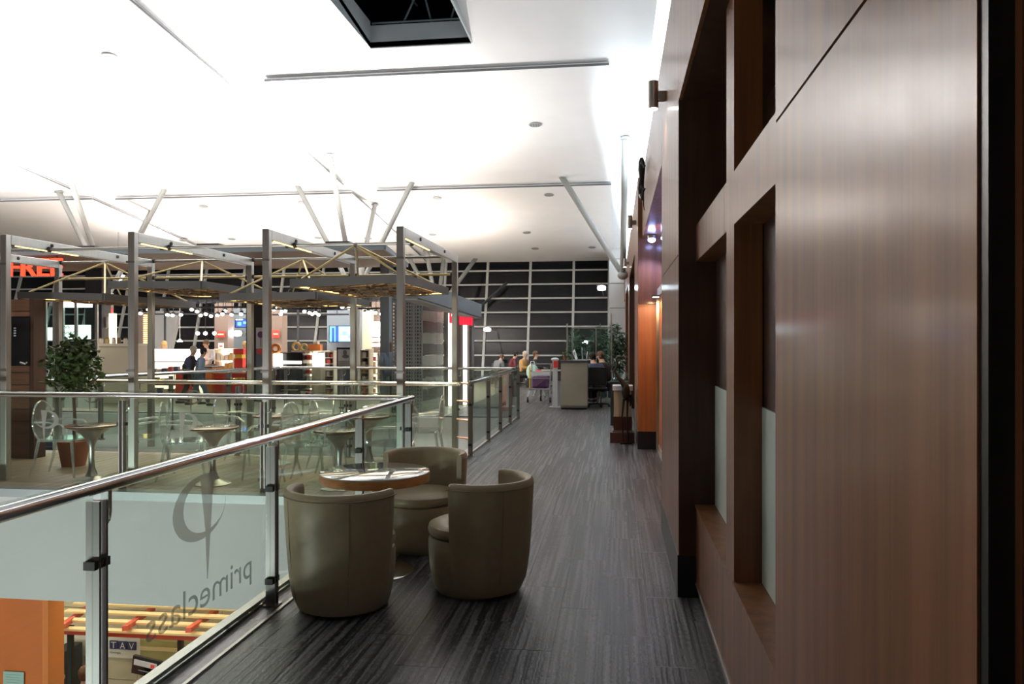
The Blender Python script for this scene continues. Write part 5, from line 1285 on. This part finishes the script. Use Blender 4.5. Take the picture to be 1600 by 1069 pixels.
# ================================================================== LOWER HALL
op = thing('orange_partition', 'tall orange partition wall in the lower hall', 'partition', (on(36, 1000, 9.0).x, 9.0, -5.0))
pb(op, 'panel', 'orange_panel', -60, 915, 66, 1069, 9.0, .25, z0=-5.0); pb(op, 'end_post', 'shop_orange', 66, 915, 75, 1069, 8.98, .29, z0=-5.0)
nt_ = thing('notice', 'pale blue paper notice stuck on the orange partition', 'sign', (on(22, 1060, 8.99).x, 8.99, on(22, 1075, 8.99).z))
pb(nt_, 'sheet', 'cloth_mint', 5, 1049, 37, 1072, 8.975, .01)
for q in range(4): pb(nt_, 'print_line', 'cloth_blue', 9, 1054 + q * 4, 32 - 3 * (q % 2), 1055.5 + q * 4, 8.97, .004)
# red and beige slatted canopy over the counters
cn = thing('slatted_canopy', 'beige slatted canopy with red beams over the check-in counters', 'canopy', (-7.0, 11.0, on(200, 990, 11.0).z))
zb = 0
def cl(px, py, Y): return on(px, py, Y) - cn.location
a, b = cl(75, 984, 11.0), cl(350, 995, 11.0)
MB().bar((a.x, 0, a.z), (b.x + .6, 0, b.z - .02), .09, .09).build('front_beam', 'hall_red', cn)
for px in (96, 195, 294):
    p, q = cl(px, 996 + (px - 96) * .03, 10.7), cl(px + 44, 962 + (px - 96) * .035, 12.3)
    MB().bar(p + Vector((0, 0, .16)), q + Vector((0, 0, .16)), .08, .07).build('rafter', 'hall_red', cn)
for k in range(7):
    Y = 10.95 + k * .22; z_ = .05 + .055 * k
    MB().bar((a.x, Y - 11.0, a.z + z_), (b.x + .6, Y - 11.0, b.z + z_), .12, .03).build('slat', 'hall_slat', cn)
for px in (282, 342, 110):
    p = cl(px, 1000, 11.05); MB().box(p.x - .035, .02, -5.0 - cn.location.z, p.x + .035, .09, .05).build('post', 'plinth', cn)
tv = thing('wall_sign', 'white sign board with three navy letter squares in the lower hall', 'sign', (on(190, 1010, 12.5).x, 12.5, on(190, 1030, 12.5).z))
pb(tv, 'board', 'product_white', 100, 990, 219, 1030, 12.5, .06)
for q, ch in enumerate('TAV'):
    x_ = 171 + q * 14.0
    sqo = pb(tv, 'letter_square', 'navy', x_, 1001.5 + q, x_ + 12.6, 1014.5 + q, 12.47, .03)
    A_ = on(x_ + 2.3, 1012.7 + q, 12.465) - tv.location; B_ = on(x_ + 10.3, 1003.3 + q, 12.465) - tv.location
    letters('letter', ch, 'product_white', sqo, lambda u, v, A_=A_: (A_.x + u, A_.y, A_.z + v), width=B_.x - A_.x, height=B_.z - A_.z)
A_ = on(172, 1022, 12.49) - tv.location
letters('lettering', 'Georgia', 'navy', tv, lambda u, v: (A_.x + u, A_.y, A_.z + v), width=.20, height=.05)
ol_ = thing('olive_panel', 'olive yellow wall panel behind the lower hall monitor', 'panel', (on(265, 1020, 12.3).x, 12.3, -5.0))
pb(ol_, 'sheet', 'hall_olive', 219, 1000, 330, 1069, 12.3, .05, z0=-5.0); pb(ol_, 'joint', 'hall_slat', 219, 1016, 330, 1016.8, 12.28, .02)
mo = thing('hall_monitor', 'tilted black monitor with pale banner and red mark on a post', 'monitor', (on(232, 1040, 10.4).x, 10.4, -5.0))
c = on(228, 1043, 10.4) - mo.location
for nme, m, w, h_, dx, dz, dy in (('casing', 'screen_black', .44, .26, 0, 0, 0), ('banner', 'cloth_pale', .36, .08, 0, .055, -.03), ('red_mark', 'shop_red', .06, .05, .12, .05, -.036), ('text_line', 'cloth_grey', .2, .012, .0, -.05, -.03)):
    e1 = Vector((math.cos(-.16), 0, math.sin(-.16))); e3 = Vector((.12, 0, 1)).normalized(); o_ = c + e1 * dx + e3 * dz + Vector((0, dy, 0))
    MB().add([o_ + e1 * (su * w / 2) + e3 * (sv * h_ / 2) + Vector((0, sy, 0)) for sy in (0, .05 if nme == 'casing' else .008) for su, sv in ((-1, -1), (1, -1), (1, 1), (-1, 1))],
             [(0, 1, 2, 3), (7, 6, 5, 4), (0, 4, 5, 1), (1, 5, 6, 2), (2, 6, 7, 3), (3, 7, 4, 0)]).build(nme, m, mo)
MB().bar((c.x + .02, .03, 0), (c.x + .02, .03, c.z), .10, .06).build('post', 'plinth', mo); MB().box(c.x - .15, -.1, 0, c.x + .2, .2, .03).build('foot', 'plinth', mo)
dm = thing('dark_machine', 'black self-service machine beside the orange partition', 'machine', (on(86, 1040, 11.9).x, 11.9, -5.0))
pb(dm, 'body', 'dark_column', 76, 1020, 97, 1069, 11.9, .5, z0=-5.0); pb(dm, 'display', 'screen_night', 79, 1024, 94, 1034, 11.88, .02)
person('person in red beside the orange partition in the lower hall', (on(86, 1056, 10.2).x, 10.2, -5.0), .3, 'cloth_red', 'cloth_black', 'hair_brown', 'stand', .50 + .5 * (on(86, 1042, 10.2).z + 5.0) / 1.7, .05)
person('person with short dark hair in front of the beige wall in the lower hall', (on(130, 1060, 10.6).x, 10.6, -5.0), .2, 'cloth_grey', 'cloth_black', 'hair_brown', 'stand', .98, .05)

# ------------------------------------------------------------------ turn the skinned figures into plain meshes
dg = bpy.context.evaluated_depsgraph_get(); dg.update()
done = [(o, m, bpy.data.meshes.new_from_object(o.evaluated_get(dg))) for o, m in SKINS]
for o, m, me in done:
    o.modifiers.clear(); me.materials.clear(); me.materials.append(m); me.shade_smooth(); o.data = me
